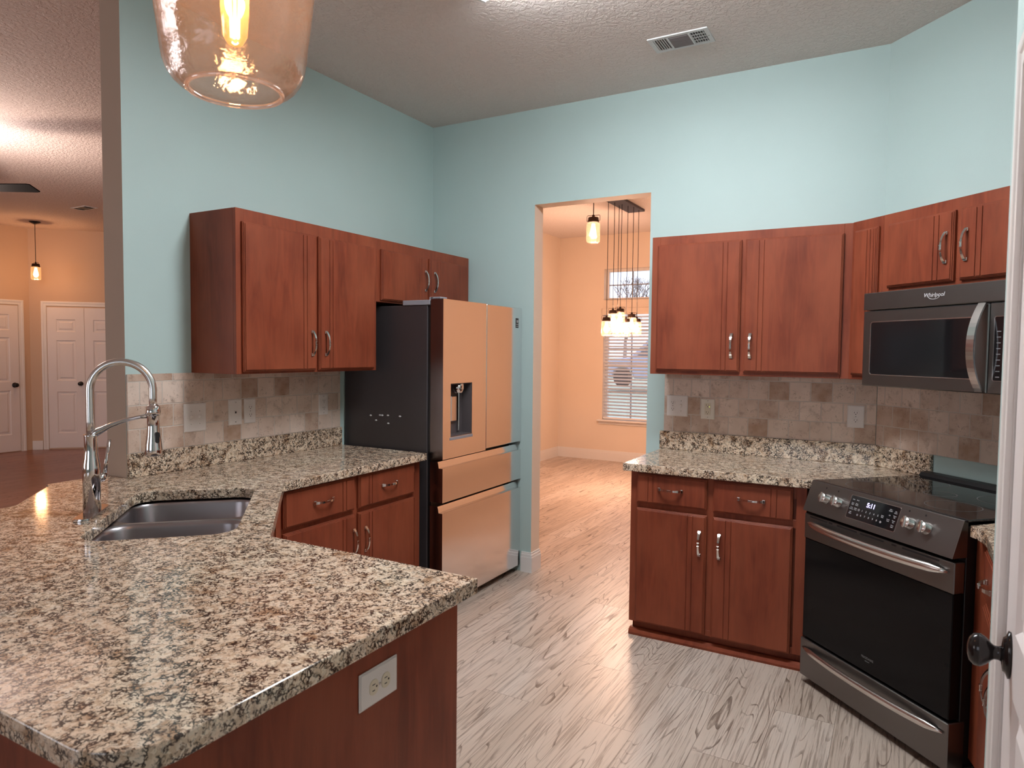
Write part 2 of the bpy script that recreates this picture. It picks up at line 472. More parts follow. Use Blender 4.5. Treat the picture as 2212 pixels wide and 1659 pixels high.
struct(box(-.07, 5, -8, 5.0, -.12, 0).build('floor', FLOOR))
struct(box(-8.3, -.07, -8, 3.4, -.12, 0).build('floor.001', FLOOR2))
struct(box(-1.39, -.07, 0.06, 5.0, -.119, 0.0005).build('floor.002', FLOOR))
struct(MB().prism([(-.144, -8.1), (5, -8.1), (5, 4.9), (-1.39, 4.9), (-1.39, .12), (-.144, .12)], H, H + .25).build('ceiling', CEIL))
struct(MB().prism([(-8.3, -8.1), (-.144, -8.1), (-.144, .0), (-1.39, .0), (-1.39, 3.4), (-8.3, 3.4)], HL, HL + .25).build('ceiling.001', CEIL2))

# left wall: mint towards the kitchen, tan end and back
w = MB().box(-.144, 0, -2.266, .0, 0, H)
for f in w.bm.faces: f.material_index = 0 if f.normal.x > .5 else 1
w.bm.normal_update()
for f in w.bm.faces: f.material_index = 0 if f.normal.x > .5 else 1
struct(w.build('wall_left', [MINT, TAN]))
# back wall with the doorway cut through it
w = MB().prism([(-1.39, 0), (XD0, 0), (XD0, ZD), (XD1, ZD), (XD1, 0), (3.3, 0), (3.3, H), (-1.39, H)], 0, T, axis='Y')
w.bm.normal_update()
for f in w.bm.faces: f.material_index = 0 if f.normal.y < -.5 else 1
struct(w.build('wall_back', [MINT, CREAM]))
w = MB().prism([(XB, 0), (XR, YR), (XR + T * .42, YR + .02 + T), (XB + .05, .12)], 0, H)
struct(w.build('wall_diagonal', MINT))
struct(box(XR, XR + T, -2.30, YR + .1, 0, H).build('wall_right', MINT))
# pantry wall with its door opening
PX = 3.150; PY = -2.19
DY0, DY1, DZ = -2.398, -3.115, 2.055
w = MB().prism([(PY, 0), (DY0, 0), (DY0, DZ), (DY1, DZ), (DY1, 0), (-4.9, 0), (-4.9, H), (PY, H)], PX, PX + .12, axis='X')
w.box(PX + .12, XR, PY - .11, PY, 0, H)
struct(w.build('wall_pantry', MINT))
# dining room
w = MB()
WX0, WX1 = -.605, .13
TR0, TR1, LW0, LW1 = 2.19, 2.612, .555, 2.06
for x0, x1, z0, z1 in ((-1.39, WX0, 0, H), (WX1, 3.3, 0, H), (WX0, WX1, 0, LW0), (WX0, WX1, LW1, TR0), (WX0, WX1, TR1, H)):
    w.box(x0, x1, 4.765, 4.93, z0, z1)
struct(w.build('wall_dining_far', CREAM))
struct(box(-1.39, -1.27, .12, 4.765, 0, H).build('wall_dining_left', CREAM))
struct(box(3.2, 3.3, .12, 4.765, 0, H).build('wall_dining_right', CREAM))
# living room: far wall, diagonal closet wall, rear walls with window openings
LX = -7.86
struct(box(LX - .12, LX, -8, 1.12, 0, HL).build('wall_living_far', LIVING))
w = MB().box(0, 3.0, 0, .12, 0, HL)
w.xf(Matrix.Translation((LX, 1.12, 0)) @ Matrix.Rotation(PI / 4, 4, 'Z'))
struct(w.build('wall_living_diagonal', LIVING))
struct(box(-5.8, -1.39, 3.24, 3.36, 0, HL).build('wall_living_back', LIVING))
def wall_open(name, x0, x1, y, wx0, wx1, z0, z1, m):
    w = MB()
    for a, b_, c, d in ((x0, wx0, 0, HL), (wx1, x1, 0, HL), (wx0, wx1, 0, z0), (wx0, wx1, z1, HL)): w.box(a, b_, y - .12, y, c, d)
    struct(w.build(name, m))
wall_open('wall_front', -.144, 5, -8.0, 1.1, 3.5, .7, 2.3, MINT)
wall_open('wall_living_front', -8, -.144, -8.0, -5.1, -1.9, .6, 2.3, LIVING)
struct(box(4.9, 5.0, -8, -2.3, 0, H).build('wall_nook_right', MINT))

# baseboards: two-step profile
def baseboard(name, pts, h=.135, t=.014, closed=False):
    """pts: path along the wall face, the board grows to the left of the path"""
    def off(d):
        P = [Vector(p) for p in pts]; out = []
        for i, p in enumerate(P):
            ns = []
            if i > 0: e = (P[i] - P[i - 1]).normalized(); ns.append(Vector((-e.y, e.x)))
            if i < len(P) - 1: e = (P[i + 1] - P[i]).normalized(); ns.append(Vector((-e.y, e.x)))
            n = ns[0] if len(ns) == 1 else (ns[0] + ns[1]) / (1 + ns[0].dot(ns[1]))
            out.append(p + n * d)
        return out
    m = MB(); inner = [Vector(p) for p in pts]
    for d, z0, z1 in ((t, 0, h - .032), (t * .72, h - .032, h - .014), (t * .4, h - .014, h)):
        o = off(d)
        m.prism([(p.x, p.y) for p in inner] + [(p.x, p.y) for p in reversed(o)], z0, z1)
    return struct(m.build(name, WHITE))
baseboard('baseboard_doorway', [(XD0, T), (XD0, 0), (.752, 0)], t=.015)
baseboard('baseboard_dining_left', [(-1.27, .12), (-1.27, 4.765), (3.2, 4.765)], t=-.015, h=.14)
baseboard('baseboard_living', [(LX, -8), (LX, .10)], t=-.015, h=.13)

# ---- cabinetry ------------------------------------------------------------------
def pull_mb():
    """bow pull 0.125 long standing along z, feet on y=0, bowing to -y"""
    m = MB(); pts = []; sect = []
    for i in range(21):
        u = -1 + i / 10
        z = u * .062; y = -.004 - .024 * (1 - abs(u) ** 2.6)
        pts.append((0, y, z)); e = abs(u)
        sect.append((.0042 + .0032 * e ** 2, .0022 + .0008 * e))
    m.tube(pts, 0, sect=sect, up=(0, -1, 0))
    for sg in (-1, 1):
        m.box(-.0085, .0085, -.008, 0, sg * .058 - .0075, sg * .058 + .0075, .002)
    for zz in (-.008, .008): m.box(-.0062, .0062, -.0325, -.0235, zz - .002, zz + .002, .001)
    m.box(-.0048, .0048, -.0315, -.024, -.007, .007, .001)
    return m
_tmp = pull_mb(); PULL = bpy.data.meshes.new('pull'); _tmp.bm.to_mesh(PULL); _tmp.bm.free(); PULL.materials.append(NICKEL)
def add_pull(parent, x, y, z, horiz=False):
    o = bpy.data.objects.new('pull_handle', PULL); C.objects.link(o); o.parent = parent
    o.location = (x, y, z)
    if horiz: o.rotation_euler = (0, PI / 2, 0)
    o['label'] = 'bow shaped polished nickel pull'
    return o
def front_mb(x0, x1, z0, z1, y, grooves=()):
    """slab front 20 mm thick with its back at y, vertical beads cut into the face"""
    m = MB(); m.box(x0, x1, y - .012, y, z0, z1, .0015)
    m.box(x0 + .004, x1 - .004, y - .0165, y - .012, z0 + .004, z1 - .004, .002)
    xs = [x0 + .009] + sorted(grooves) + [x1 - .009]
    for i, (a, b_) in enumerate(zip(xs, xs[1:])):
        ga = .0016 if i else 0; gb = .0016 if i < len(xs) - 2 else 0
        m.box(a + ga, b_ - gb, y - .0205, y - .0165, z0 + .009, z1 - .009, .0012)
    return m
def cabinet(name, label, loc, rotz, x0, x1, depth, z0, z1, fronts, group=None, toe=0.0, mould=False, stile=.045):
    r = root(name, label, 'cabinet', loc, rotz, group)
    zb = z0 + toe
    MB().box(x0, x1, -depth + .02, 0, zb, z1).build('carcass', WOOD, r)
    ff = MB(); y0, y1 = -depth, -depth + .02
    ff.box(x0, x0 + stile, y0, y1, zb, z1, .001); ff.box(x1 - stile, x1, y0, y1, zb, z1, .001)
    ff.box(x0 + stile, x1 - stile, y0 + .0002, y1, z1 - .062, z1, .001); ff.box(x0 + stile, x1 - stile, y0 + .0002, y1, zb, zb + .03, .001)
    drs = [f for f in fronts if f[0] == 'door']
    if len(fronts) > 1:
        mids = []
        for e in sorted(f[2] for f in fronts):
            if not mids or e - mids[-1] > .03: mids.append(e)
        for mx in mids[:-1]: ff.box(mx - .012, mx + .03, y0 + .0003, y1, zb + .03, z1 - .06, .001)
    if any(f[0] == 'drawer' for f in fronts):
        zr = max(f[4] for f in drs) if drs else z0 + .7
        ff.box(x0 + stile, x1 - stile, y0 + .0001, y1, zr - .01, zr + .03, .001)
    ff.build('face_frame', WOOD, r)
    for kind, a, b_, c, d, gr, pl in fronts:
        o = front_mb(a, b_, c, d, -depth - .0005, gr).build(kind, WOOD, r)
        if pl: add_pull(o, pl[0], -depth - .021, pl[1], pl[2] if len(pl) > 2 else False)
    if toe:
        tk = MB().box(x0 + .012, x1, -depth + .03, -.02, z0, zb)
        tk.build('toe_kick', WOOD, r)
        if mould:
            MB().prism([(-depth + .03, z0), (-depth - .008, z0), (-depth - .010, z0 + .012), (-depth - .004, z0 + .026), (-depth + .012, z0 + .034), (-depth + .03, z0 + .034)], x0 + .002, x1, axis='X').build('shoe_moulding', WOOD, r)
    return r

R90 = PI / 2
# left wall: local x runs along +Y.  root at the wall, y=-1.943
ZU0, ZU1 = 1.372, 2.126
L0 = -1.943
def yl(y): return y - L0
cabinet('wall_cabinet', 'tall two-door cherry wall cabinet over the granite counter left of the refrigerator', (0, L0, ZU0), R90, 0, .956, .321, 0, ZU1 - ZU0,
    [('door', yl(-1.915), yl(-1.465), .010, .696, [yl(-1.556), yl(-1.532)], (yl(-1.500), .148)),
     ('door', yl(-1.446), yl(-1.016), .010, .696, [yl(-1.375), yl(-1.351)], (yl(-1.405), .148))], 'cherry wall cabinets')
cabinet('wall_cabinet', 'short two-door cherry wall cabinet above the refrigerator', (0, L0, 1.766), R90, .957, 1.921, .321, 0, ZU1 - 1.766,
    [('door', yl(-.955), yl(-.515), .010, .302, [yl(-.606), yl(-.582)], (yl(-.548), .156)),
     ('door', yl(-.490), yl(-.062), .010, .302, [yl(-.408), yl(-.384)], (yl(-.452), .156))], 'cherry wall cabinets')
cabinet('wall_cabinet', 'tall two-door cherry wall cabinet right of the doorway', (1.732, 0, ZU0), 0, 0, 1.006, .321, 0, ZU1 - ZU0,
    [('door', .034, .482, .020, .708, [.390, .414], (.443, .158)),
     ('door', .502, .962, .020, .708, [.596, .572], (.537, .158))], 'cherry wall cabinets')
# diagonal wall: local x = distance from the back wall corner
RD = -PI / 4
cabinet('wall_cabinet', 'narrow one-door cherry wall cabinet squeezed left of the microwave', (XB, 0, ZU0), RD, .146, .335, .321, 0, ZU1 - ZU0,
    [('door', .172, .318, .020, .708, [.258, .278, .298], None)], 'cherry wall cabinets', stile=.025)
cabinet('wall_cabinet', 'short two-door cherry wall cabinet above the microwave', (XB, 0, 1.772), RD, .336, 1.096, .321, 0, ZU1 - 1.772,
    [('door', .374, .714, .020, .306, [.622, .646], (.684, .158)),
     ('door', .742, 1.060, .020, .306, [.840, .816], (.777, .158))], 'cherry wall cabinets')
# base cabinets
ZC = .914; CT = .040; ZK = ZC - CT - .001
cabinet('base_cabinet', 'cherry base cabinet with two drawers between the corner sink and the refrigerator', (0, L0, 0), R90, yl(-1.985), yl(-.960), .615, 0, ZK,
    [('drawer', yl(-1.953), yl(-1.503), .700, .864, [yl(-1.592), yl(-1.567)], (yl(-1.720), .786, True)),
     ('drawer', yl(-1.475), yl(-1.028), .700, .866, [yl(-1.405), yl(-1.380)], (yl(-1.245), .790, True)),
     ('door', yl(-1.953), yl(-1.503), .10, .678, [yl(-1.592), yl(-1.567)], (yl(-1.520), .545)),
     ('door', yl(-1.475), yl(-1.028), .10, .678, [yl(-1.405), yl(-1.380)], (yl(-1.435), .540))], 'cherry base cabinets', toe=.077)
cabinet('base_cabinet', 'cherry base cabinet with two drawers between the doorway and the range', (1.738, 0, 0), 0, 0, .855, .615, 0, ZK,
    [('drawer', .036, .398, .710, .862, [.098, .124], (.216, .792, True)),
     ('drawer', .428, .796, .706, .862, [.700, .726], (.610, .787, True)),
     ('door', .036, .400, .078, .682, [.306, .332], (.368, .541)),
     ('door', .430, .800, .074, .680, [.520, .494], (.465, .539))], 'cherry base cabinets', toe=.072, mould=True)
# narrow base cabinet right of the range, face towards the kitchen (local x runs along -Y)
r = cabinet('base_cabinet', 'cherry base cabinet right of the range, mostly hidden by the white door', (XR, -1.300, 0), -R90, 0, .875, .635, 0, ZK,
    [('drawer', .05, .44, .706, .862, [.34, .365], (.24, .787, True)), ('drawer', .46, .84, .706, .862, [], (.64, .787, True)),
     ('door', .05, .44, .074, .680, [.34, .365], (.405, .540)), ('door', .46, .84, .074, .680, [], (.50, .540))], 'cherry base cabinets', toe=.072)
MB().prism([(-.105, -.663), (-.001, -.6352), (-.001, -.608), (-.112, -.628)], .072, ZK).build('filler_strip', WOOD, r)
# corner sink base: angled front between the left run and the peninsula
r = root('sink_base_cabinet', 'angled cherry corner cabinet under the double sink', 'cabinet', (0, 0, 0))
MB().prism([(.001, -1.99), (.60, -1.99), (1.215, -2.612), (1.215, -3.20), (.001, -3.20)], .08, ZK - .245).build('carcass', WOOD, r)
m = MB().prism([(.60, -1.99), (.615, -1.99), (1.236, -2.612), (1.215, -2.612)], .08, ZK)
m.build('face_frame', WOOD, r)
MB().prism([(.05, -2.03), (.57, -2.03), (1.18, -2.65), (1.18, -3.15), (.05, -3.15)], 0, .08).build('toe_kick', WOOD, r)
# peninsula base with finished end panel
r = root('peninsula_cabinet', 'cherry peninsula base with a plain finished end panel facing the floor aisle', 'cabinet', (0, 0, 0))
MB().box(1.240, 1.975, -3.28, -2.634, .08, ZK).build('carcass', WOOD, r)
MB().box(1.24, 1.95, -3.24, -2.70, 0, .08).build('toe_kick', WOOD, r)
MB().box(1.976, 2.0, -3.42, -2.632, 0, ZK, .001).build('end_panel', WOOD, r)
MB().box(.20, 1.9755, -3.42, -3.40, 0, ZK).build('back_panel', WOOD, r)

# ---- granite ---------------------------------------------------------------------
def arc(cx, cy, r, a0, a1, n=8): return [(cx + r * math.cos(math.radians(a0 + (a1 - a0) * i / n)), cy + r * math.sin(math.radians(a0 + (a1 - a0) * i / n))) for i in range(n + 1)]
SC = (.738, -2.522)                      # sink centre
def sk(a, b):                            # sink frame: a along (1,-1), b along (1,1) towards the user
    return (SC[0] + S2 * a + S2 * b, SC[1] - S2 * a + S2 * b)
def rrect(hx, hy, r, ox=0.0, oy=0.0, n=6):
    out = []
    for sx, sy, a0 in ((1, 1, 0), (-1, 1, 90), (-1, -1, 180), (1, -1, 270)):
        out += [(ox + sx * (hx - r) + r * math.cos(math.radians(a0 + 90 * i / n)), oy + sy * (hy - r) + r * math.sin(math.radians(a0 + 90 * i / n))) for i in range(n + 1)]
    return out
hole = [sk(a, b) for a, b in rrect(.372, .222, .085)]
outer = [(.001, -.945), (.655, -.945), (.655, -1.973), (1.278, -2.592), (2.035, -2.592)] + arc(1.925, -3.415, .110, 0, -90) + \
    [(.185, -3.525), (.185, -2.90)] + arc(.105, -2.83, .08, 0, 42, 4) + [(-.110, -2.530)] + arc(-.085, -2.49, .062, 222, 180, 3) + [(-.147, -2.268), (.001, -2.268)]
outer = outer[::-1]
r = root('granite_countertop', 'L-shaped speckled granite countertop with sink cutout and rounded peninsula corner', 'countertop', (0, 0, 0))
MB().prism(outer, ZC - CT, ZC, bev=.003, holes=[hole[::-1]]).build('slab', GRANITE, r)
MB().box(.001, .021, -2.266, -.945, ZC + .0005, 1.021, .002).build('backsplash_strip', GRANITE, r)
r = root('granite_countertop', 'granite countertop between the doorway and the range', 'countertop', (0, 0, 0))
MB().prism([(1.706, -.001), (1.706, -.660), (2.597, -.660), (2.640, -.640), (XB + S2 * .333 - .0014, -S2 * .333 - .0014), (XB - .001, -.001)], ZC - CT, ZC, bev=.003).build('slab', GRANITE, r)
bs = MB().prism([(1.700, -.001), (1.700, -.021), (XB - .021 * .414, -.021), (XB + S2 * .350 - S2 * .021, -S2 * .350 - S2 * .021), (XB + S2 * .350 - .0012, -S2 * .350 - .0012), (XB - .0005, -.001)], ZC + .0005, 1.021, bev=.002)
bs.build('backsplash_strip', GRANITE, r)
r = root('granite_countertop', 'granite counter end with a curved edge right of the range', 'countertop', (0, 0, 0))
MB().prism([(XR - .002, -2.185), (3.212, -2.185), (3.212, -1.46)] + [(3.214, -1.40), (3.208, -1.345), (3.195, -1.295), (3.178, -1.262)] + [(XB + S2 * 1.100 - .0, -S2 * 1.100 - .0)] + [(XR - .002, YR - .002)], ZC - CT, ZC, bev=.003).build('slab', GRANITE, r)

# tile backsplash
def tiles(label, loc, rotz, x0, x1, z0=1.0215, z1=1.372):
    o = root('tile_backsplash', label, 'tile', loc, rotz)
    MB().box(x0, x1, -.011, -.0008, z0 - loc[2], z1 - loc[2] - .0005).build('tile_field', TILE, o)
    return o
tiles('travertine tile backsplash on the left wall behind the sink counter', (0, -2.264, 1.0215), R90, 0, 1.312)
tiles('travertine tile backsplash right of the doorway under the wall cabinet', (1.722, 0, 1.0215), 0, 0, XB - 1.722 - .006)
tiles('travertine tile backsplash on the diagonal wall behind the range', (XB, 0, 1.0215), RD, .006, 1.42)

# ---- sink and faucet ---------------------------------------------------------------
MSK = Matrix.Translation((SC[0], SC[1], 0)) @ Matrix.Rotation(-PI / 4, 4, 'Z')   # local x along (1,-1), local y along (1,1)
r = root('kitchen_sink', 'double-bowl stainless sink set under the corner granite', 'sink', (SC[0], SC[1], ZC - CT), -PI / 4)
def bowl(x0, x1, y0, y1, depth, rr, top):
    m = MB(); t = bmesh.new(); rings = []
    hx, hy, ox, oy = (x1 - x0) / 2, (y1 - y0) / 2, (x0 + x1) / 2, (y0 + y1) / 2
    for k, (sh, z, rad) in enumerate([(-.010, top, rr + .006), (-.004, top - .002, rr + .003), (.001, top - .008, rr), (.004, top - .018, rr), (.012, -depth + .05, rr), (.022, -depth + .016, rr * .9), (.045, -depth + .002, rr * .7), (.09, -depth, rr * .4)]):
        rings.append([t.verts.new((a, b, z)) for a, b in rrect(hx - sh, hy - sh, max(.012, rad - sh * .3), ox, oy, 7)])
    for a, b in zip(rings, rings[1:]):
        n = len(a)
        for i in range(n):
            f = t.faces.new((b[i], b[(i + 1) % n], a[(i + 1) % n], a[i])); f.smooth = True
    f = t.faces.new(rings[-1]); f.smooth = True
    return m.add(t)
DV = -.02
o = bowl(-.378, DV - .016, -.228, .228, .20, .085, -.004).build('bowl', SINK, r)
MB().lathe([(.042, -.1995), (.042, -.198), (.03, -.198), (.012, -.1965)], (-.16, 0, 0), 24).build('drain', CHROME, o)
o = bowl(DV + .016, .378, -.228, .228, .18, .085, -.004).build('bowl', SINK, r)
MB().lathe([(.042, -.1795), (.042, -.178), (.03, -.178), (.012, -.1765)], (.215, 0, 0), 24).build('drain', CHROME, o)
rimh = [rrect((DV - .016 + .378) / 2 + .010, .238, .091, (DV - .016 - .378) / 2, 0, 7)[::-1], rrect((.378 - DV - .016) / 2 + .010, .238, .091, (.378 + DV + .016) / 2, 0, 7)[::-1]]
MB().prism(rrect(.40, .26, .10), -.0052, -.004, holes=rimh).build('rim', SINK, r)

FBX, FBY = .535, -2.715
r = root('kitchen_faucet', 'tall chrome pull-down faucet with an arched hose and side lever at the sink', 'faucet', (FBX, FBY, ZC + .0005), PI / 4)
# local x points over the sink, local y along (-1,1)
m = MB(); m.prism(rrect(.031, .122, .030), 0, .005); m.prism(rrect(.027, .118, .026), .005, .008)
m.build('base_plate', CHROME, r)
MB().lathe([(.0275, .008), (.0275, .155), (.0265, .172), (.0225, .195), (.0205, .215), (.0205, .270), (.0225, .276)], (0, 0, 0), 28).build('body', CHROME, r)
AR, ZA = .098, .428
pts = [(0, 0, z) for z in (.272, .32, .37, ZA)] + [(AR - AR * math.cos(a), 0, ZA + AR * math.sin(a)) for a in [PI * i / 18 for i in range(1, 19)]] + [(2 * AR, 0, .40), (2 * AR, 0, .366)]
hose = MB().tube(pts, .0128, 14)
N_ = 90
hose.build('spout_hose', STEEL, r)
m = MB(); 
m.lathe([(.0145, .376), (.0215, .368), (.0235, .352), (.0235, .340)], (2 * AR, 0, 0), 24)
m.lathe([(.0225, .340), (.0195, .338), (.0195, .300), (.0215, .272), (.0265, .236), (.0278, .218), (.0278, .2005), (.0250, .1965), (.0, .1965)], (2 * AR, 0, 0), 24)
sp = m.build('spray_head', CHROME, r)
MB().prism(rrect(.0075, .0195, .0074, 0, .262), 2 * AR + .0205, 2 * AR + .0272, axis='X').xf(Matrix.Translation((2 * AR, 0, 0)) @ Matrix.Rotation(math.radians(-50), 4, 'Z') @ Matrix.Translation((-2 * AR, 0, 0))).build('spray_button', BLACKP, sp)
pts = [(-.012, 0, .262), (.02, 0, .283), (.06, 0, .305), (.11, 0, .324), (.155, 0, .334), (2 * AR - .016, 0, .337)]
MB().tube(pts, [.0150, .0130, .0085, .0068, .0064, .0085], 14).build('support_arm', CHROME, r)
m = MB(); dx, dy = .70, .71
m.tube([(dx * .015, dy * .015, .115), (dx * .035, dy * .035, .122), (dx * .05, dy * .05, .13)], [.016, .0165, .010], 14)
m.tube([(dx * .044, dy * .044, .125), (dx * .052, dy * .052, .175), (dx * .064, dy * .064, .252)], [.0085, .006, .0062], 12)
m.build('lever', CHROME, r)

# ---- refrigerator (local x from near side to far side along +Y, front -y) ------------
FX, FY0, FW = .742, -.917, .908
r = root('refrigerator', 'stainless french-door refrigerator with water dispenser beside the doorway', 'refrigerator', (0, FY0, 0), R90)
MB().box(.004, FW - .004, -.632, -.012, .035, 1.744, .004, 0, 2).build('case', FSIDE, r)
MB().box(.02, FW - .02, -.62, -.05, .0, .035).build('base_grille', BLACKP, r)
MB().box(.012, FW - .012, -.655, -.633, .06, 1.74).build('door_gasket', BLACKP, r)
def fdoor(x0, x1, z0, z1, cut=None):
    y0, y1 = -FX, -.656
    m = MB()
    if not cut:
        m.box(x0, x1, y0, y1, z0, z1, .006, 0, 3)
    else:
        a, b_, c, d = cut
        m.prism([(x0, z0), (x1, z0), (x1, z1), (x0, z1)], y0, y1, axis='Y', holes=[[(a, c), (a, d), (b_, d), (b_, c)]])
    m.bm.normal_update()
    for f in m.bm.faces: f.material_index = 0 if f.normal.y < -.35 else 1
    return m
FDS = brushed('dark_door_edge_steel', (.20, .17, .17), .24)
XS = .4575
dcut = (.076, .298, .998, 1.303)
d = fdoor(.0, XS - .002, .878, 1.776, dcut).build('door', [FRIDGE, FDS], r)
d['label'] = 'left door with a recessed dispenser'
d2 = fdoor(XS + .002, FW, .886, 1.776).build('door', [FRIDGE, FDS], r)
# dispenser niche
a, b_, c, e_ = dcut
m = MB(); m.box(a, b_, -.672, -.6625, c, e_); m.box(a - .0, a + .004, -FX + .002, -.668, c, e_); m.box(b_ - .004, b_, -FX + .002, -.668, c, e_); m.box(a, b_, -FX + .002, -.668, e_ - .004, e_); m.box(a, b_, -FX + .002, -.668, c, c + .006)
n = m.build('dispenser_niche', flat('dark_niche_plastic', (.09, .075, .078), .3), d)
m = MB(); m.lathe([(.036, .0), (.036, -.03), (.030, -.052), (.022, -.055)], ((a + b_) / 2 + .012, -.706, e_ - .005), 24); m.build('dispenser_spout', CHROME, d)
MB().box(.236, .247, -.690, -.673, c + .02, e_ - .06, .003).build('dispenser_lever', CHROME, d)
MB().box(.164, .222, -.686, -.673, c + .078, c + .227, .004).build('dispenser_paddle', STEEL, d)
MB().box(a - .006, b_ + .006, -FX - .003, -FX + .001, c - .018, c - .002, .001).build('drip_tray_lip', GREYM, d)
# drawers with a recessed grip along the top edge
def fdrawer(z0, z1):
    m = MB()
    m.prism([(-.656, z0), (-FX, z0), (-FX, z1), (-FX + .026, z1), (-FX + .030, z1 + .022), (-FX + .034, z1 + .036), (-.656, z1 + .036)], .0, FW, axis='X')
    m.bm.normal_update()
    for f in m.bm.faces: f.material_index = 0 if (f.normal.y < -.35 or f.normal.z > .35) else 1
    return m
dr = fdrawer(.634, .828).build('drawer', [FRIDGE, FDS], r)
MB().box(.02, FW - .0, -FX, -FX + .004, .8285, .8295).build('grip_edge', CHROME, dr)
dr = fdrawer(.045, .574).build('drawer', [FRIDGE, FDS], r)
MB().box(.02, FW - .0, -FX, -FX + .004, .5745, .5755).build('grip_edge', CHROME, dr)
m = MB(); m.box(.0, .085, -.650, -.458, 1.7445, 1.772, .002); m.box(.008, .075, -.715, -.650, 1.777, 1.788, .002) ; m.box(.008,.075,-.665,-.640,1.765,1.788,.001)
m.build('hinge_cover', GREYM, r)
m = MB(); m.box(FW - .085, FW - .005, -.650, -.458, 1.7445, 1.772, .002); m.build('hinge_cover', GREYM, r)
st = MB().box(FW - .088, FW - .052, -FX - .0012, -FX - .0002, 1.642, 1.706, .0004).build('warranty_sticker', BLACKP, d2)
MF = lambda x, z: Matrix.Translation((x, -FX - .0014, z)) @ Matrix.Rotation(PI / 2, 4, 'X')
text_mesh('sticker_print', '10', .024, LABELW, st, MF(FW - .070, 1.684))
m = MB(); m.box(FW - .085, FW - .055, -FX - .0016, -FX - .0011, 1.664, 1.6665); m.box(FW - .085, FW - .055, -FX - .0016, -FX - .0011, 1.652, 1.654); m.build('sticker_rule', LABELW, st)
for x, z in ((.217, 1.100), (.288, 1.105), (.305, 1.1048), (.348, 1.107), (.437, 1.106), (.258, 1.073), (.351, 1.060)):  # small pale raised dots on the side of the case
    k = MB().lathe([(.0001, .0012), (.007, .0008), (.009, .0)], (0, 0, 0), 10, ell=(.5, 1))
    k.xf(Matrix.Translation((.0035, -x, z)) @ Matrix.Rotation(-R90, 4, 'Y')); k.build('pale_dot', LABELW, r)

# ---- range on the diagonal wall (local x = distance from corner, front -y) ------------
RX0, RX1, RDp = .338, 1.094, .690
RM = (RX0 + RX1) / 2
r = root('electric_range', 'dark stainless slide-in electric range with a black glass cooktop across the corner', 'range', (XB, 0, 0), RD)
MB().box(RX0 + .004, RX1 - .004, -.640, -.030, .05, .900, .002).build('body', BLACKP, r)
MB().box(RX0 + .05, RX1 - .05, -.60, -.06, 0, .05).build('plinth', BLACKP, r)
ct = MB().box(RX0 - .003, RX1 + .003, -.648, -.028, .9155, .925, .002).build('cooktop_glass', BLACKG, r)
for cx, cy, rad in ((RM - .19, -.50, .115), (RM + .19, -.50, .095), (RM - .19, -.21, .080), (RM + .19, -.21, .115), (RM, -.355, .06)):
    m = MB(); m.prism([(cx + rad * math.cos(2 * PI * i / 40), cy + rad * math.sin(2 * PI * i / 40)) for i in range(40)], .92505, .9253,
        holes=[[(cx + (rad - .003) * math.cos(2 * PI * i / 40), cy + (rad - .003) * math.sin(2 * PI * i / 40)) for i in range(40)][::-1]])
    m.build('burner_ring', RING, ct)
MB().prism([(-.028, .900), (-.070, .900), (-.070, .9255), (-.060, .940), (-.028, .945)], RX0 - .002, RX1 + .002, axis='X', bev=.002).build('rear_vent_trim', BLACKP, r)
# control panel: sloped fascia
py0, pz0, py1, pz1 = -.702, .790, -.655, .922
cp = MB().prism([(py0, pz0), (py1, pz1), (py1 + .018, pz1 + .004), (-.636, .9155), (-.636, pz0)], RX0 - .012, RX1 - .004, axis='X', bev=.0015).build('control_panel', SLATE, r)
ang = math.atan2(py1 - py0, pz1 - pz0)         # lean of the fascia
def on_panel(x, z, out=0.0):
    """matrix whose local xy lies on the fascia (x right, y up, z out)"""
    t = (z - pz0) / (pz1 - pz0); y = py0 + (py1 - py0) * t
    xa = Vector((1, 0, 0)); ya = Vector((0, math.sin(ang), math.cos(ang))); za = xa.cross(ya)
    M = Matrix((xa, ya, za)).transposed().to_4x4(); M.translation = Vector((x, y, z)) + za * out
    return M
dx0, dx1 = .577, .828
m = MB().prism(rrect((dx1 - dx0) / 2, .0475, .005), 0, .0015); m.xf(on_panel((dx0 + dx1) / 2, .862, .0002)); dsp = m.build('display_glass', BLACKG, cp)
m = MB().prism(rrect((dx1 - dx0) / 2 + .002, .0495, .006), 0, .001, holes=[rrect((dx1 - dx0) / 2, .0475, .005)[::-1]]); m.xf(on_panel((dx0 + dx1) / 2, .862, .0002)); m.build('display_bezel', STEEL, cp)
DC = (dx0 + dx1) / 2
def dtxt(s, x, y, size, mat=LABELW, name='button_print', bold=0.0):
    text_mesh(name, s, size, mat, dsp, on_panel(DC, .862, .0020) @ Matrix.Translation((x, y, 0)), .0001, bold=bold)
dtxt('5:11', -.014, .022, .026, DIGIT, 'clock_digits', .0006)
for i, ch in enumerate('12345'): dtxt(ch, -.050 + i * .0205, -.006, .0105)
for i, ch in enumerate('67890'): dtxt(ch, -.050 + i * .0205, -.026, .0105)
for s_, x, y in (('Bake', -.108, .031), ('Broil', -.086, .031), ('Conv\nBake', -.108, .013), ('Keep\nWarm', -.086, .013), ('Conv\nConvert', -.108, -.006), ('Steam\nClean', -.086, -.006), ('Self\nClean', -.108, -.025),
        ('OK /\nSTART', .085, .028), ('Off', .085, .008), ('Cook\nTime', .084, -.012), ('Start\nTime', .054, -.004), ('Set\nClock', .110, .025), ('Timer\nSet', .110, .007), ('Timer\nOn', .110, -.012), ('Oven\nLight', .110, -.030)):
    dtxt(s_, x, y, .0062)
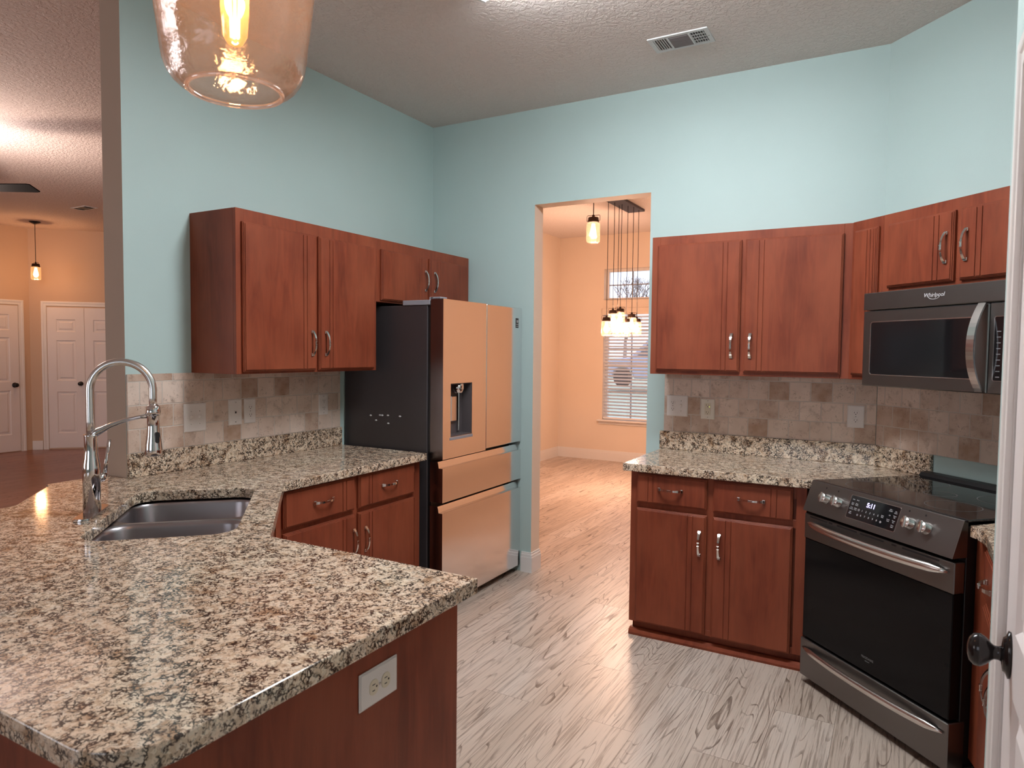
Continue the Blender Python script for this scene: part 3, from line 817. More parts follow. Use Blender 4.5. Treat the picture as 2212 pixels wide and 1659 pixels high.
def ring_icon(x, y, rad):
    m = MB().prism([(rad * math.cos(2 * PI * i / 16), rad * math.sin(2 * PI * i / 16)) for i in range(16)], 0, .0002, holes=[[(rad * .7 * math.cos(2 * PI * i / 16), rad * .7 * math.sin(2 * PI * i / 16)) for i in range(16)][::-1]])
    m.xf(on_panel(DC, .862, .0020) @ Matrix.Translation((x, y, 0))); m.build('button_icon', LABELW, dsp)
ring_icon(-.068, -.006, .0045); ring_icon(-.068, -.027, .0036); ring_icon(.0525, -.027, .004)
for x in (.443, .515, .885, .958):
    m = MB(); m.lathe([(.0235, 0), (.0235, .004), (.0215, .006), (.0205, .026), (.0190, .029), (.0001, .029)], (0, 0, 0), 28)
    m.box(-.0045, .0045, -.0215, .0215, .026, .034, .0015)
    m.xf(on_panel(x, .862, 0) @ Matrix.Rotation(.15, 4, 'Z')); m.build('burner_knob', STEEL, cp)
    m = MB().prism([(.004 * math.cos(2 * PI * i / 12), .004 * math.sin(2 * PI * i / 12)) for i in range(12)], 0, .0003); m.xf(on_panel(x - .018, .905, .0003)); m.build('knob_mark', BLACKP, cp)
# oven door
y0 = -.690
m = MB().box(RX0 - .010, RX1 - .002, -.692, -.645, .665, .776, .003)
door = m.build('oven_door', SLATE, r)
MB().box(RX0 - .008, RX1 - .006, -.688, -.642, .215, .6645, .003).build('door_glass', OVENG, door)
m = MB()
for a, b_ in ((.365, .47), (.48, .50), (.53, .64), (.66, .78), (.82, .84), (.87, 1.03)): m.box(a, b_, -.6935, -.690, .764, .770)
m.build('door_vent_slots', BLACKP, door)
def bar(z, xs0, xs1, bow, w, h, yb):
    pts = []; sect = []
    for i in range(25):
        u = -1 + i / 12; x = (xs0 + xs1) / 2 + u * (xs1 - xs0) / 2
        k = 1 - abs(u) ** 2.4
        pts.append((x, yb - .004 - bow * k, z)); e = min(1, (1 - abs(u)) * 5 + .25)
        sect.append((h * e, w * e))
    return MB().tube(pts, 0, sect=sect, up=(0, 0, 1), rnd=True)
bar(.738, RX0 + .012, RX1 - .024, .046, .0170, .011, -.692).build('door_handle', STEEL, door)
MG = lambda x, z, y: Matrix.Translation((x, y, z)) @ Matrix.Rotation(PI / 2, 4, 'X')
LOGO = flat('grey_logo_print', (.20, .20, .20), .5)
text_mesh('maker_print', 'FRIGIDAIRE', .0125, LOGO, door, MG(.715, .273, -.6885), .0002)
text_mesh('maker_print', 'GALLERY', .006, LOGO, door, MG(.715, .2605, -.6885), .0002)
# storage drawer
dw = MB().box(RX0 - .012, RX1, -.694, -.62, .036, .207, .003).build('storage_drawer', SLATE, r)
bar(.168, RX0 + .010, RX1 - .018, .034, .0150, .009, -.694).build('drawer_handle', STEEL, dw)

# ---- microwave --------------------------------------------------------------------
MX0, MX1, MD = .318, 1.074, .400
r = root('microwave_oven', 'dark stainless over-the-range microwave with a curved steel handle', 'microwave', (XB, 0, 1.350), RD)
MB().box(MX0 + .002, MX1 - .002, -MD + .03, -.012, .002, .4195, .002).build('body', BLACKP, r)
tv = MB().box(MX0, MX1, -MD - .003, -MD + .03, .342, .4195, .003).build('top_vent_strip', SLATE, r)
text_mesh('maker_print', 'Whirlpool', .0235, LABELW, tv, Matrix.Translation((.693, -MD - .0035, .386)) @ Matrix.Rotation(PI / 2, 4, 'X'), .0003, shear=.25)
m = MB().tube([(.693 + .026 * math.cos(a), -MD - .0036, .380 + .011 * math.sin(a)) for a in [math.radians(175 + 10 * i) for i in range(20)]], .0009, 6); m.build('maker_swoosh', LABELW, tv)
md = MB().box(MX0, .934, -MD, -MD + .029, .0, .338, .004).build('door', SLATE, r)
wx0, wx1, wz0, wz1 = .366, .880, .054, .286
MB().prism(rrect((wx1 - wx0) / 2, (wz1 - wz0) / 2, .012, (wx0 + wx1) / 2, (wz0 + wz1) / 2), -MD - .0015, -MD + .002, axis='Y').build('door_window', BLACKG, md)
MB().prism(rrect((wx1 - wx0) / 2 + .004, (wz1 - wz0) / 2 + .004, .015, (wx0 + wx1) / 2, (wz0 + wz1) / 2), -MD - .0024, -MD + .001, axis='Y', holes=[rrect((wx1 - wx0) / 2, (wz1 - wz0) / 2, .012, (wx0 + wx1) / 2, (wz0 + wz1) / 2)[::-1]]).build('window_trim', STEEL, md)
pts = []; sect = []
for i in range(23):
    u = -1 + i / 11; k = 1 - abs(u) ** 2.2
    pts.append((.912 - .0 * k, -MD - .006 - .052 * k, .172 + u * .166)); sect.append((.0155, .0035))
MB().tube(pts, 0, sect=sect, up=(0, -1, 0)).build('door_handle', STEEL, md)
cpn = MB().box(.938, MX1, -MD, -MD + .029, .0, .338, .003).build('control_panel', SLATE, r)
MB().prism(rrect(.052, .118, .006, 1.012, .168), -MD - .0012, -MD + .001, axis='Y').build('keypad', BLACKG, cpn)
MB().prism(rrect(.054, .120, .008, 1.012, .168), -MD - .0016, -MD + .0005, axis='Y', holes=[rrect(.052, .118, .006, 1.012, .168)[::-1]]).build('keypad_trim', STEEL, cpn)
m = MB()
for i in range(9):
    for j in range(3): m.box(.970 + j * .032, .986 + j * .032, -MD - .0018, -MD - .0011, .062 + i * .021, .0655 + i * .021)
m.build('keypad_print', flat('dim_print', (.16, .16, .17), .5), cpn)

# ---- outlets and switches -----------------------------------------------------------
def plate(name, label, cat, loc, rotz, w, h, group=None, mat=PLATE):
    """root at the plate centre on the wall; local x right, z up, front -y"""
    r = root(name, label, cat, loc, rotz, group)
    m = MB(); m.box(-w / 2, w / 2, -.0035, 0, -h / 2, h / 2, .0012); m.box(-w / 2 + .003, w / 2 - .003, -.0055, -.003, -h / 2 + .003, h / 2 - .003, .0018)
    m.build('wall_plate', mat, r)
    return r
def duplex(r, x, horiz=False, mat=PLATE, inner=None):
    for sg in (-1, 1):
        m = MB(); pr = [(a, b) for a, b in rrect(.0165, .0135, .012, 0, 0)]
        m.prism([(a, b) for a, b in pr], -.0075, -.0045, axis='Y', bev=.0005)
        sl = MB(); sl.box(-.0075, -.0055, -.0078, -.0070, -.002, .006); sl.box(.0055, .0073, -.0078, -.0070, -.003, .006); sl.lathe([(.0024, -.0078), (.0024, -.0070)], (0, 0, -.0075), 10, axis='Y')
        for mm, nm, mt in ((m, 'receptacle', mat), (sl, 'slots', SLOT)):
            M = Matrix.Translation((x, 0, sg * .0195))
            if horiz: M = Matrix.Rotation(-PI / 2, 4, 'Y') @ Matrix.Translation((x, 0, sg * .0195))
            mm.xf(M)
            if nm == 'receptacle': par = mm.build(nm, mt, r)
            else: mm.build(nm, mt, par)
    m = MB().lathe([(.0028, -.0062), (.0022, -.0072), (.0001, -.0073)], (x, 0, 0), 10, axis='Y'); m.build('screw', NICKEL, r)
def toggle(r, x):
    m = MB(); m.box(x - .0052, x + .0052, -.0060, -.0050, -.0122, .0122, .0005); sw = m.build('toggle_surround', PLATE, r)
    MB().prism([(-.005, -.004), (-.005, .006), (-.016, .012), (-.0175, .008), (-.007, -.004)], x - .004, x + .004, axis='X', bev=.0006).build('toggle', PLATE, sw)
    for z in (.030, -.030): MB().lathe([(.0026, -.0058), (.002, -.0068), (.0001, -.0069)], (x, 0, z), 10, axis='Y').build('screw', NICKEL, r)
def rocker(r, x, gfci=False, mat=PLATE):
    o = MB().box(x - .0165, x + .0165, -.0078, -.005, -.0335, .0335, .0008).build('receptacle', mat, r)
    sl = MB()
    for sg in (-1, 1):
        zc = sg * .0205
        sl.box(x - .0085, x - .0062, -.0082, -.0077, zc - .001, zc + .007); sl.box(x + .0045, x + .0063, -.0082, -.0077, zc - .002, zc + .007); sl.lathe([(.0024, -.0082), (.0024, -.0077)], (x, 0, zc - .007), 10, axis='Y')
    sl.build('slots', SLOT, o)
    m = MB(); m.box(x - .008, x + .008, -.0088, -.0077, .001, .006, .0004); m.box(x - .008, x + .008, -.0088, -.0077, -.006, -.001, .0004); m.build('test_button', mat, o)
    for z in (.048, -.048): MB().lathe([(.0026, -.0058), (.002, -.0068), (.0001, -.0069)], (x, 0, z), 10, axis='Y').build('screw', NICKEL, r)
    return o
G = 'plates on the tile backsplash'
WT = .0113
r = plate('light_switch', 'wide white double toggle switch plate near the wall end by the faucet', 'switch', (WT, -1.937, 1.157), R90, .120, .136, G); toggle(r, -.023); toggle(r, .023)
r = plate('phone_jack', 'white phone jack plate between the double switch and an outlet', 'jack', (WT, -1.708, 1.166), R90, .080, .130, G)
m = MB().box(-.007, .007, -.0075, -.005, -.008, .008, .0006); j = m.build('jack_surround', PLATE, r); MB().box(-.0045, .0045, -.0079, -.0072, -.006, .004).build('jack_socket', SLOT, j)
for z in (.050, -.050): MB().lathe([(.004, -.0058), (.003, -.0068), (.0001, -.0069)], (0, 0, z), 10, axis='Y').build('screw', NICKEL, r)
r = plate('wall_outlet', 'white duplex outlet right beside the phone jack plate', 'outlet', (WT, -1.617, 1.166), R90, .072, .127, G); duplex(r, 0)
r = plate('wall_outlet', 'white square-faced outlet on the tile closest to the refrigerator', 'outlet', (WT, -1.094, 1.167), R90, .074, .120, G); rocker(r, 0)
r = plate('outlet_and_switch', 'white double plate with a duplex outlet and a toggle, nearest the doorway', 'outlet', (1.802, -WT, 1.176), 0, .126, .124, G); duplex(r, -.026); toggle(r, .024)
r = plate('wall_outlet', 'white outlet with a glowing green indicator under the wall cabinet', 'outlet', (1.982, -WT, 1.165), 0, .080, .118, G, PLATEI); o = rocker(r, 0, True, IVORY)
MB().box(.0085, .0125, -.0086, -.0077, .011, .016, .0004).build('indicator_light', LED, o)
r = plate('wall_outlet', 'white duplex outlet on the tile left of the range', 'outlet', (2.754, -WT, 1.164), 0, .082, .118, G); duplex(r, 0)
r = plate('wall_outlet', 'wide white plate with a sideways duplex outlet on the peninsula end panel', 'outlet', (2.0005, -2.937, .779), R90, .122, .080); duplex(r, 0, True, IVORY)
r = plate('wall_outlet', 'small pale outlet low on the dining room left wall', 'outlet', (-1.2695, 4.18, .305), R90, .072, .115); duplex(r, 0)

# ---- pantry door with casing ---------------------------------------------------------
def six_panel(m, x0, x1, z0, z1, y, depth=.006, cols=2, st=.11, rows=None):
    """raise/recess panels on a leaf front at y facing -y"""
    W = x1 - x0
    mid = .10 if cols == 2 else 0
    pw = (W - 2 * st - (cols - 1) * mid) / cols
    rows = rows or ((.24, .86), (.98, 1.60), (1.70, 1.92))
    for a, b_ in rows:
        for c in range(cols):
            px0 = x0 + st + c * (pw + mid); px1 = px0 + pw
            yield px0, px1, z0 + a, z0 + b_
def panel_door(name, loc, rotz, W, Hd, cols, rows, hinge_knob, label=None, st=.11):
    r = bpy.data.objects.new(name, None); C.objects.link(r); r.location = loc; r.rotation_euler = (0, 0, rotz); struct(r)
    if label: r['label'] = label
    holes = []
    for px0, px1, pz0_, pz1_ in six_panel(None, 0, W, 0, Hd, 0, cols=cols, st=st, rows=rows): holes.append((px0, px1, pz0_, pz1_))
    m = MB().prism([(0, .006), (W, .006), (W, Hd), (0, Hd)], 0, .010, axis='Y', holes=[[(a, c), (a, d), (b_, d), (b_, c)] for a, b_, c, d in holes])
    m.box(0, W, .010, .035, .006, Hd)
    m.build('leaf', DOORW, r)
    for a, b_, c, d in holes:
        m = MB(); t = bmesh.new()
        lv = [(0, .0), (.012, .0095), (.030, .0095), (.048, .002)]
        rings = [[t.verts.new(p) for p in ((a + k, y, c + k), (b_ - k, y, c + k), (b_ - k, y, d - k), (a + k, y, d - k))] for k, y in lv]
        for q, w2 in zip(rings, rings[1:]):
            for i in range(4): t.faces.new((q[i], q[(i + 1) % 4], w2[(i + 1) % 4], w2[i]))
        t.faces.new(rings[-1]); bmesh.ops.recalc_face_normals(t, faces=t.faces[:]); m.add(t); m.build('panel', DOORW, r)
    return r
def knob(parent, x, z, s=1.0, oval=False):
    m = MB()
    m.lathe([(.033 * s, 0), (.034 * s, -.004 * s), (.026 * s, -.008 * s), (.024 * s, -.012 * s), (.015 * s, -.014 * s)], (x, 0, z), 28, axis='Y', ell=(.75, 1.35) if oval else (1, 1))
    k = m.build('rosette', DARKM, parent)
    m = MB(); m.lathe([(.0145 * s, -.012 * s), (.0115 * s, -.020 * s), (.012 * s, -.026 * s), (.0150 * s, -.030 * s), (.023 * s, -.038 * s), (.0285 * s, -.048 * s), (.0275 * s, -.058 * s), (.020 * s, -.066 * s), (.009 * s, -.0695 * s), (.0001, -.070 * s)], (x, 0, z), 28, axis='Y', ell=(.8, 1.12) if oval else (1, 1))
    m.build('knob', DARKM, k)
def casing(name, loc, rotz, W, Hd, cw=.060, t=.014, mat=WHITE, jamb=.10):
    """moulded frame round an opening, opening from x=0..W; local front -y at the wall face"""
    r = bpy.data.objects.new(name, None); C.objects.link(r); r.location = loc; r.rotation_euler = (0, 0, rotz); struct(r)
    m = MB()
    tb = bmesh.new(); loops = []
    for k, tt in ((.004, 0), (.004, t * .72), (.008, t * .80), (.014, t * .76), (.017, t * .58), (cw * .55, t * .66), (cw * .62, t * .90), (cw * .70, t), (cw - .004, t), (cw, t * .85), (cw, 0)):
        loops.append([tb.verts.new(p) for p in ((-k, -tt, 0), (-k, -tt, Hd + k), (W + k, -tt, Hd + k), (W + k, -tt, 0))])
    for q, w2 in zip(loops, loops[1:]):
        for i in range(3): tb.faces.new((q[i], q[i + 1], w2[i + 1], w2[i]))
    for i in (0, 3): tb.faces.new([l[i] for l in loops])
    bmesh.ops.recalc_face_normals(tb, faces=tb.faces[:]); m.add(tb)
    m.build('moulding', mat, r)
    if jamb:
        m = MB().prism([(-.004, 0), (-.004, Hd + .004), (W + .004, Hd + .004), (W + .004, 0), (W, 0), (W, Hd), (0, Hd), (0, 0)], .0, jamb, axis='Y'); m.build('jamb', mat, r)
    return r
# local x along -Y, front -y towards -X
casing('trim_1', (PX, DY0 - .004, 0), -R90, .708, 2.049, .062, .014)
r = panel_door('door_1', (PX + .004, DY0 - .008, 0), -R90, .700, 2.045, 2, ((.24, .86), (.98, 1.60), (1.70, 1.92)), None)
knob(r, .066, .925, 1.0, True)

# ---- living room doors, closet doors ----------------------------------------------------
# left door on the far wall: local x along +Y (wall face +X)
casing('trim_2', (LX, .205, 0), R90, .765, 2.06, .07, .016, jamb=0)
r = panel_door('door_2', (LX + .010, .207, .004), R90, .760, 2.045, 2, ((.24, .86), (.98, 1.60), (1.70, 1.92)), None)
knob(r, .700, .935, 1.05)
# closet double doors on the diagonal wall: local x along (1,1), front faces (1,-1)
def dg(t, o=0.0): return (LX + S2 * t + S2 * o, 1.12 + S2 * t - S2 * o, 0)
RC = PI / 4
casing('trim_3', dg(.215), RC, .95, 2.06, .07, .016, jamb=0)
r = panel_door('door_3', (*dg(.218, .010)[:2], .014), RC, .470, 2.030, 1, ((.22, .82), (.98, 1.56), (1.68, 1.86)), None)
knob(r, .415, .935, .95)
r = panel_door('door_4', (*dg(.693, .010)[:2], .014), RC, .470, 2.030, 1, ((.22, .82), (.98, 1.56), (1.68, 1.86)), None)
knob(r, .055, .935, .95)
m = MB().box(0, .13, -.015, 0, 0, .115, .001).box(0, .13, -.011, 0, .115, .13, .001); m.xf(Matrix.Translation(dg(.006)) @ Matrix.Rotation(RC, 4, 'Z')); struct(m.build('baseboard_closet', WHITE))

# ---- dining room windows ---------------------------------------------------------------
def window(name, x0, x1, z0, z1, y, vm, hm):
    r = bpy.data.objects.new(name, None); C.objects.link(r); r.location = (x0, y, z0); struct(r)
    W, Hh = x1 - x0, z1 - z0; f = .035
    MB().prism([(0, 0), (W, 0), (W, Hh), (0, Hh)], 0, .05, axis='Y', holes=[[(f, f), (f, Hh - f), (W - f, Hh - f), (W - f, f)]]).build('window_frame', WHITE, r)
    MB().box(f, W - f, .024, .028, f, Hh - f).build('pane', PANE, r)
    m = MB()
    for v_ in vm: m.box(v_ - .007, v_ + .007, .016, .036, f, Hh - f)
    for h_ in hm: m.box(f, W - f, .0165, .0355, h_ - .007, h_ + .007)
    m.build('muntins', flat('grey_muntin', (.30, .32, .36), .5) if 'MUN' not in globals() else MUN, r)
    return r
MUN = flat('grey_window_muntin', (.30, .32, .36), .5)
window('window_1', WX0, WX1, TR0, TR1, 4.86, [.3675], [.21])
r = window('window_2', WX0, WX1, LW0, LW1, 4.86, [.3675], [.39, .98, 1.22])
MB().box(.03, WX1 - WX0 - .03, .008, .045, .725, .765).build('meeting_rail', WHITE, r)
m = MB(); m.box(WX0 - .052, WX1 + .052, 4.70, 4.86, LW0 - .012, LW0 + .008, .003); m.box(WX0 - .045, WX1 + .045, 4.748, 4.7645, LW0 - .055, LW0 - .012, .003)
struct(m.build('trim_4', WHITE))
r = root('window_blind', 'white horizontal slat blind hanging in the tall dining room window', 'blind', (WX0, 4.80, LW0 + .01))
Wd = WX1 - WX0
MB().box(.006, Wd - .006, -.022, .03, 1.440, 1.490, .002).build('headrail', BLINDM, r)
m = MB().box(-.025, Wd + .025, -.050, -.044, 1.425, 1.515, .002); m.box(-.025, -.019, -.050, .0, 1.425, 1.515); m.box(Wd + .019, Wd + .025, -.05, 0, 1.425, 1.515); m.build('valance', CREAM, r)
m = MB(); tl = math.radians(28)
for i in range(31):
    z = .062 + i * .0445; c_, s_ = math.cos(tl) * .025, math.sin(tl) * .025
    m.prism([(-c_, z + s_ - .0012), (c_, z - s_ - .0012), (c_, z - s_ + .0012), (0, z + .0025), (-c_, z + s_ + .0012)], .008, Wd - .008, axis='X')
m.build('slats', BLINDM, r)
MB().box(.006, Wd - .006, -.022, .022, .008, .030, .002).build('bottom_rail', BLINDM, r)
m = MB()
for x in (.09, Wd / 2, Wd - .09):
    for y in (-.026, .026): m.tube([(x, y, .02), (x, y, 1.45)], .0009, 5)
m.build('ladder_cords', BLINDM, r)
MB().tube([(.075, -.034, .95), (.075, -.034, 1.45)], .002, 6).build('tilt_cord', BLINDM, r)

# ---- lamps --------------------------------------------------------------------------
def jar_parts(r, z, s=1.0, bulb_e=0.0, col=None):
    """mason jar lamp hanging with its glass bottom at z (local), lid on top; s scales the jar"""
    R0 = .053 * s; hg = .165 * s
    g = MB().shell([(.0001, z), (R0 * .72, z), (R0 * .95, z + .008 * s), (R0, z + .022 * s), (R0, z + hg * .80), (R0 * .97, z + hg * .88), (R0 * .80, z + hg * .95), (R0 * .77, z + hg)], seg=28)
    g.build('glass_jar', JAR, r)
    z1 = z + hg
    lid = MB().lathe([(R0 * .80, z1 - .010 * s), (R0 * .84, z1 - .010 * s), (R0 * .84, z1 + .008 * s), (R0 * .78, z1 + .010 * s), (R0 * .78, z1 + .026 * s), (R0 * .70, z1 + .030 * s), (R0 * .22, z1 + .034 * s), (R0 * .18, z1 + .05 * s), (.0001, z1 + .05 * s)], seg=24).build('screw_lid', BRONZE, r)
    m = MB(); hw = R0 * 1.02
    m.tube([(-R0 * .8, 0, z1), (-hw, 0, z1 + .004), (-hw, 0, z1 + .040 * s), (-hw * .9, 0, z1 + .046 * s), (hw * .9, 0, z1 + .046 * s), (hw, 0, z1 + .040 * s), (hw, 0, z1 + .004), (R0 * .8, 0, z1)], .0022 * s, 6); m.build('wire_bail', BRONZE, r)
    MB().lathe([(.0001, z + hg * .18), (.014 * s, z + hg * .2), (.023 * s, z + hg * .36), (.0235 * s, z + hg * .52), (.016 * s, z + hg * .74), (.012 * s, z + hg * .9)], seg=16).build('bulb', BULB, r)
    if bulb_e: point('jar_light', (0, 0, z + hg * .45), bulb_e, col or WARM, .03 * s, r)
    return z1 + .05 * s
# living room pendant
r = root('pendant_lamp', 'mason jar pendant glowing against the tan living room wall above the closet doors', 'lamp', (-7.20, .895, HL))
MB().lathe([(.068, -.001), (.066, -.012), (.030, -.028), (.010, -.036)], seg=24).build('ceiling_canopy', DARKM, r)
zt = jar_parts(r, -.775, 1.10, 66)
MB().tube([(0, 0, -.03), (0, 0, zt)], .004, 8).build('cord', DARKM, r)
# dining hall pendant just beyond the doorway
r = root('pendant_lamp', 'mason jar pendant just beyond the head of the doorway', 'lamp', (.795, 1.05, H))
MB().lathe([(.062, -.001), (.060, -.012), (.028, -.026), (.010, -.034)], seg=24).build('ceiling_canopy', DARKM, r)
zt = jar_parts(r, 2.352 - H, 1.02, 85, WARM2)
MB().tube([(0, 0, -.03), (0, 0, zt)], .004, 8).build('cord', DARKM, r)
# linear chandelier
r = root('jar_chandelier', 'dining chandelier of clustered mason jars hanging on cords from one dark plate', 'chandelier', (.33, 2.85, H))
MB().box(-.095, .095, -.52, .52, -.026, -.0005, .003).build('ceiling_plate', flat('blued_steel_plate', (.07, .07, .095), .55, .2), r)
jars = [(.31, 2.58, 1.651), (.30, 2.78, 1.735), (.335, 2.90, 1.758), (.285, 2.95, 1.655), (.362, 3.01, 1.656), (.40, 3.08, 1.708), (.392, 3.27, 1.668)]
for x, y, zb in jars:
    k = bpy.data.objects.new('jar_lamp', None); C.objects.link(k); k.parent = r; k.location = (x - .33, y - 2.85, 0)
    MBk = jar_parts(k, zb - H, .98, 90, WARM2)
    MB().tube([(0, 0, -.024), (0, 0, MBk)], .0032, 7).build('cord', BLACKP, k)
# near kitchen pendant over the peninsula (mostly above the frame)
r = root('pendant_lamp', 'large clear glass pendant hanging over the granite peninsula', 'lamp', (1.932, -3.232, H))
zb = 1.938 - H
prof = [(.0775, 0), (.0830, .0015), (.0925, .0065), (.1020, .015), (.1100, .027), (.1155, .042), (.1185, .060), (.1210, .085), (.1270, .130), (.1340, .190), (.139, .25), (.136, .285), (.110, .315), (.07, .335), (.045, .342)]
MB().shell([(a, zb + b) for a, b in prof], seg=72).build('glass_shade', SEED, r)
MB().tube([(.0775 * math.cos(2 * PI * i / 48), .0775 * math.sin(2 * PI * i / 48), zb + .0005) for i in range(49)], .0042, 8, cap=False).build('rolled_rim', RIMG, r)
MB().shell([(a - .004, zb + b + .0045) for a, b in prof], seg=72).build('inner_glass', SEED, r)
MB().lathe([(.052, zb + .338), (.052, zb + .355), (.046, zb + .36), (.046, zb + .41), (.03, zb + .42), (.006, zb + .43)], seg=28).build('shade_holder', BRONZE, r)
bl = MB().lathe([(.0001, zb + .076), (.012, zb + .080), (.0205, zb + .095), (.0235, zb + .14), (.0225, zb + .22), (.0165, zb + .26), (.013, zb + .285), (.013, zb + .34)], seg=20).build('bulb', thinglass('amber_bulb_glass', (1.0, .82, .60), .03, .12, (1.0, .62, .28)), r)
m = MB()
for i in range(6):
    a = 2 * PI * i / 6
    m.tube([(.006 * math.cos(a), .006 * math.sin(a), zb + .24), (.010 * math.cos(a + .3), .010 * math.sin(a + .3), zb + .18), (.006 * math.cos(a + .6), .006 * math.sin(a + .6), zb + .092)], .0024, 6)
m.build('filament', FILAMENT, bl)
point('pendant_light', (0, 0, zb + .165), 7.5, WARM, .022, r)
MB().tube([(0, 0, zb + .42), (0, 0, -.03)], .004, 8).build('cord', BRONZE, r)
MB().lathe([(.062, -.001), (.060, -.012), (.028, -.026), (.010, -.034)], seg=24).build('ceiling_canopy', BRONZE, r)
# fluorescent fixture
r = root('ceiling_light', 'long white fluorescent fixture on the kitchen ceiling at the top edge of the view', 'lamp', (1.338, -1.444, H))
MB().box(.0, 1.24, -.36, .0, -.022, -.0005, .004).build('housing', VENTM, r)
m = MB(); W2 = 1.22
pr = [(-.352, -.0225), (-.350, -.050), (-.325, -.078), (-.28, -.088), (-.08, -.088), (-.035, -.078), (-.010, -.050), (-.008, -.0225)]
m.prism(pr, .012, 1.228, axis='X'); m.build('diffuser_lens', TUBE, r)
cap = [(-.356, -.0225), (-.354, -.051), (-.328, -.082), (-.281, -.0915), (-.079, -.0915), (-.032, -.082), (-.006, -.051), (-.004, -.0225)]
for xa, xb in ((.0, .0115), (1.2285, 1.24)): MB().prism(cap, xa, xb, axis='X').build('end_cap', VENTM, r)
# ceiling vents
def vent(label, loc, rotz, w, d, lm=None):
    r = root('ceiling_vent', label, 'vent', loc, rotz)
    f = .022
    MB().prism(rrect(w / 2, d / 2, .002), -.007, -.0005, holes=[rrect(w / 2 - f, d / 2 - f, .002)[::-1]], bev=.001).build('vent_frame', VENTM, r)
    iw, idp = w / 2 - f, d / 2 - f
    MB().box(-iw, iw, -idp, idp, -.002, -.0008).build('duct_backing', SLOT, r)
    a = iw * .42
    m = MB(); m2 = MB()
    for i in range(6):
        x = -iw + (iw - a) * (i + .5) / 6; m.prism([(x - .006, -.002), (x - .004, -.002), (x + .006, -.008), (x + .004, -.008)], -idp, idp, axis='Y')
    for i in range(6):
        x = a + (iw - a) * (i + .5) / 6; m2.box(x - .0009, x + .0009, -idp, idp, -.0075, -.002)
    for k in (-.5, 0, .5): m2.box(a + .004, iw, k * idp - .0012, k * idp + .0012, -.0070, -.0025)
    m.build('end_louvers', lm or VENTM, r); m2.build('end_louvers', lm or VENTM, r)
    m = MB()
    for i in range(9):
        y = -idp + 2 * idp * (i + .5) / 9; m.prism([(y - .007, -.002), (y - .005, -.002), (y + .007, -.0085), (y + .005, -.0085)], -a + .004, a - .004, axis='X')
    m.build('centre_louvers', lm or VENTD, r)
    MB().box(-a - .004, -a + .004, -idp, idp, -.0085, -.001).box(a - .004, a + .004, -idp, idp, -.0085, -.001).build('divider', VENTM, r)
    m = MB()
    for sg in (-1, 1): m.lathe([(.004, -.0068), (.003, -.0085), (.0001, -.009)], (sg * (w / 2 - .011), 0, 0), 10)
    m.build('screws', NICKEL, r)
    return r
vent('white louvered vent on the kitchen ceiling', (1.932, -.545, H), 0, .302, .172)
vent('dark slotted vent on the living room ceiling', (-5.64, .682, HL), 0, .30, .16, SLOT)
# ceiling fan, one blade reaches into view
r = root('ceiling_fan', 'dark ceiling fan at the left edge with one blade in view', 'fan', (-3.38, -1.57, HL))
MB().lathe([(.07, -.001), (.07, -.02), (.03, -.06), (.015, -.06), (.013, -.06), (.013, -.30), (.04, -.31), (.11, -.34), (.12, -.40), (.10, -.46), (.05, -.48)], seg=28).build('motor_housing', FANM, r)
for i in range(3):
    a = math.radians(29.6 + 120 * i)
    m = MB().prism([(.14, -.045), (.22, -.060), (.64, -.068), (.665, -.060), (.665, .060), (.64, .068), (.22, .060), (.14, .045)], -.004, .004, bev=.002)
    m.xf(Matrix.Translation((0, 0, -.465)) @ Matrix.Rotation(a, 4, 'Z') @ Matrix.Rotation(math.radians(-13), 4, 'X')); m.build('fan_blade', FANM, r)
MB().lathe([(.05, -.48), (.10, -.50), (.115, -.53), (.10, -.575), (.05, -.60), (.0001, -.605)], seg=28).build('lamp_bowl', FANLAMP, r)
point('fan_light', (.0, .0, -.68), 45, (1.0, .78, .64), .05, r)
point('fan_uplight', (.0, .0, -.24), 46, (1.0, .84, .78), .03, r)

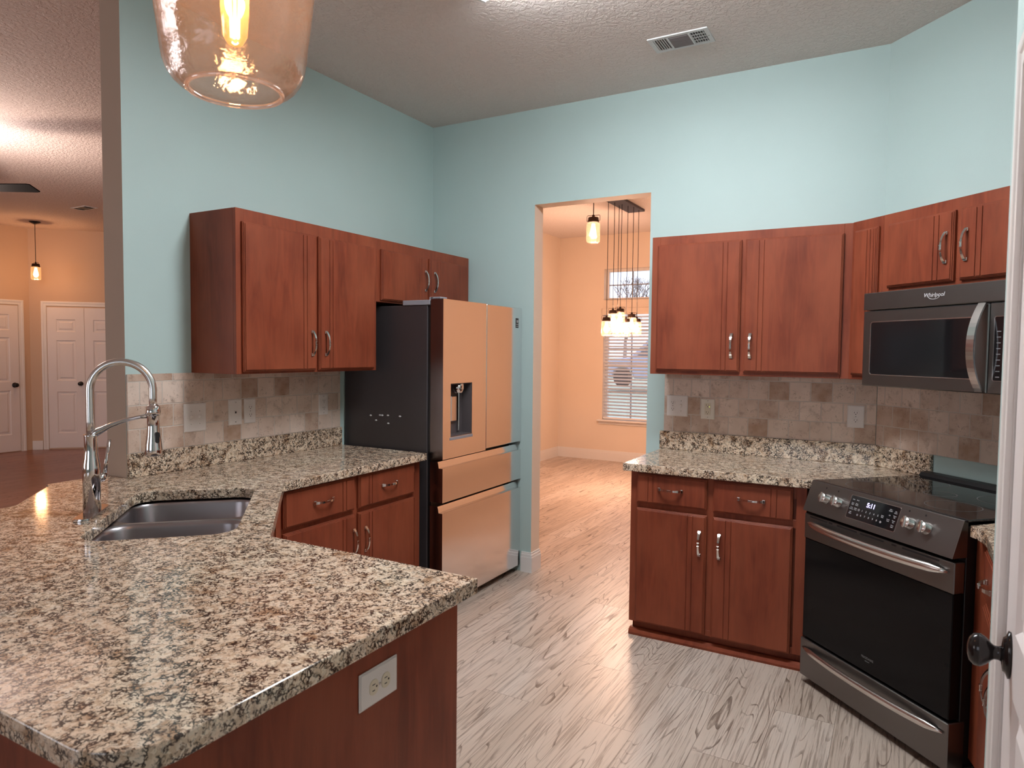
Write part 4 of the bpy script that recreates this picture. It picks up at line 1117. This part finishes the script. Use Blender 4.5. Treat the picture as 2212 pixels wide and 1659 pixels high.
# ---- outdoors, seen through the dining windows ------------------------------------------
w = MB().prism([(5.0, -.3), (60, .9), (60, .6), (5.0, -.6)], -40, 25, axis='X'); tag(w.build('lawn', GRASS), 'green front lawn outside the dining room window', 'lawn')
def wheelset(r, x, y, z, R0):
    o = MB().lathe([(R0 * .62, -.10), (R0 * .94, -.11), (R0, -.08), (R0, .08), (R0 * .94, .11), (R0 * .62, .10)], (x, y, z), 28, axis='Y').build('wheel', TYRE, r)
    m = MB(); m.lathe([(R0 * .62, -.06), (R0 * .60, -.075), (R0 * .52, -.06)], (x, y, z), 24, axis='Y')
    for i in range(5):
        a = 2 * PI * i / 5; m.tube([(x, y - .07, z), (x + R0 * .56 * math.cos(a), y - .07, z + R0 * .56 * math.sin(a))], R0 * .085, 6)
    m.build('rim', LABELW, o)
CX, CY, CZ = -5.97, 20.0, .20
r = root('parked_car', 'silver blue vehicle parked outside, seen through the blind', 'car', (CX, CY, CZ))
m = MB().prism([(-.75, .35), (-.80, .95), (-.55, 1.02), (.25, 1.08), (.95, 1.75), (3.3, 1.80), (3.9, 1.10), (4.0, .40), (3.5, .32), (3.3, .66), (2.9, .68), (2.65, .32), (.42, .32), (.30, .62), (-.05, .74), (-.32, .62), (-.42, .32)], 0, 1.7, axis='Y', bev=.04); m.build('body', CARM, r)
MB().prism([(.52, 1.12), (1.02, 1.66), (1.9, 1.70), (1.9, 1.12)], -.006, .0, axis='Y').build('side_window', CARG, r)
MB().prism([(1.98, 1.12), (1.98, 1.70), (3.2, 1.70), (3.6, 1.12)], -.006, .0, axis='Y').build('side_window', CARG, r)
wheelset(r, 0, .02, .34, .34); wheelset(r, 3.1, .02, .34, .34)
r = root('bare_tree', 'bare branching tree far outside, seen in the upper dining window', 'tree', (-10.3, 32, .35))
random.seed(11)
m = MB()
def branch(p, d, L, rad, n):
    q = p + d * L; m.tube([p, (p + q) / 2 + Vector((random.uniform(-.05, .05), 0, 0)) * L, q], [rad, rad * .85, rad * .7], 5)
    if n == 0: return
    for _ in range(3):
        e = (d + Vector((random.uniform(-.75, .75), random.uniform(-.5, .5), random.uniform(-.1, .5)))).normalized()
        branch(q, e, L * random.uniform(.62, .8), rad * .62, n - 1)
branch(Vector((0, 0, 0)), Vector((0, 0, 1)), 1.7, .13, 5)
m.build('branches', BARK, r)
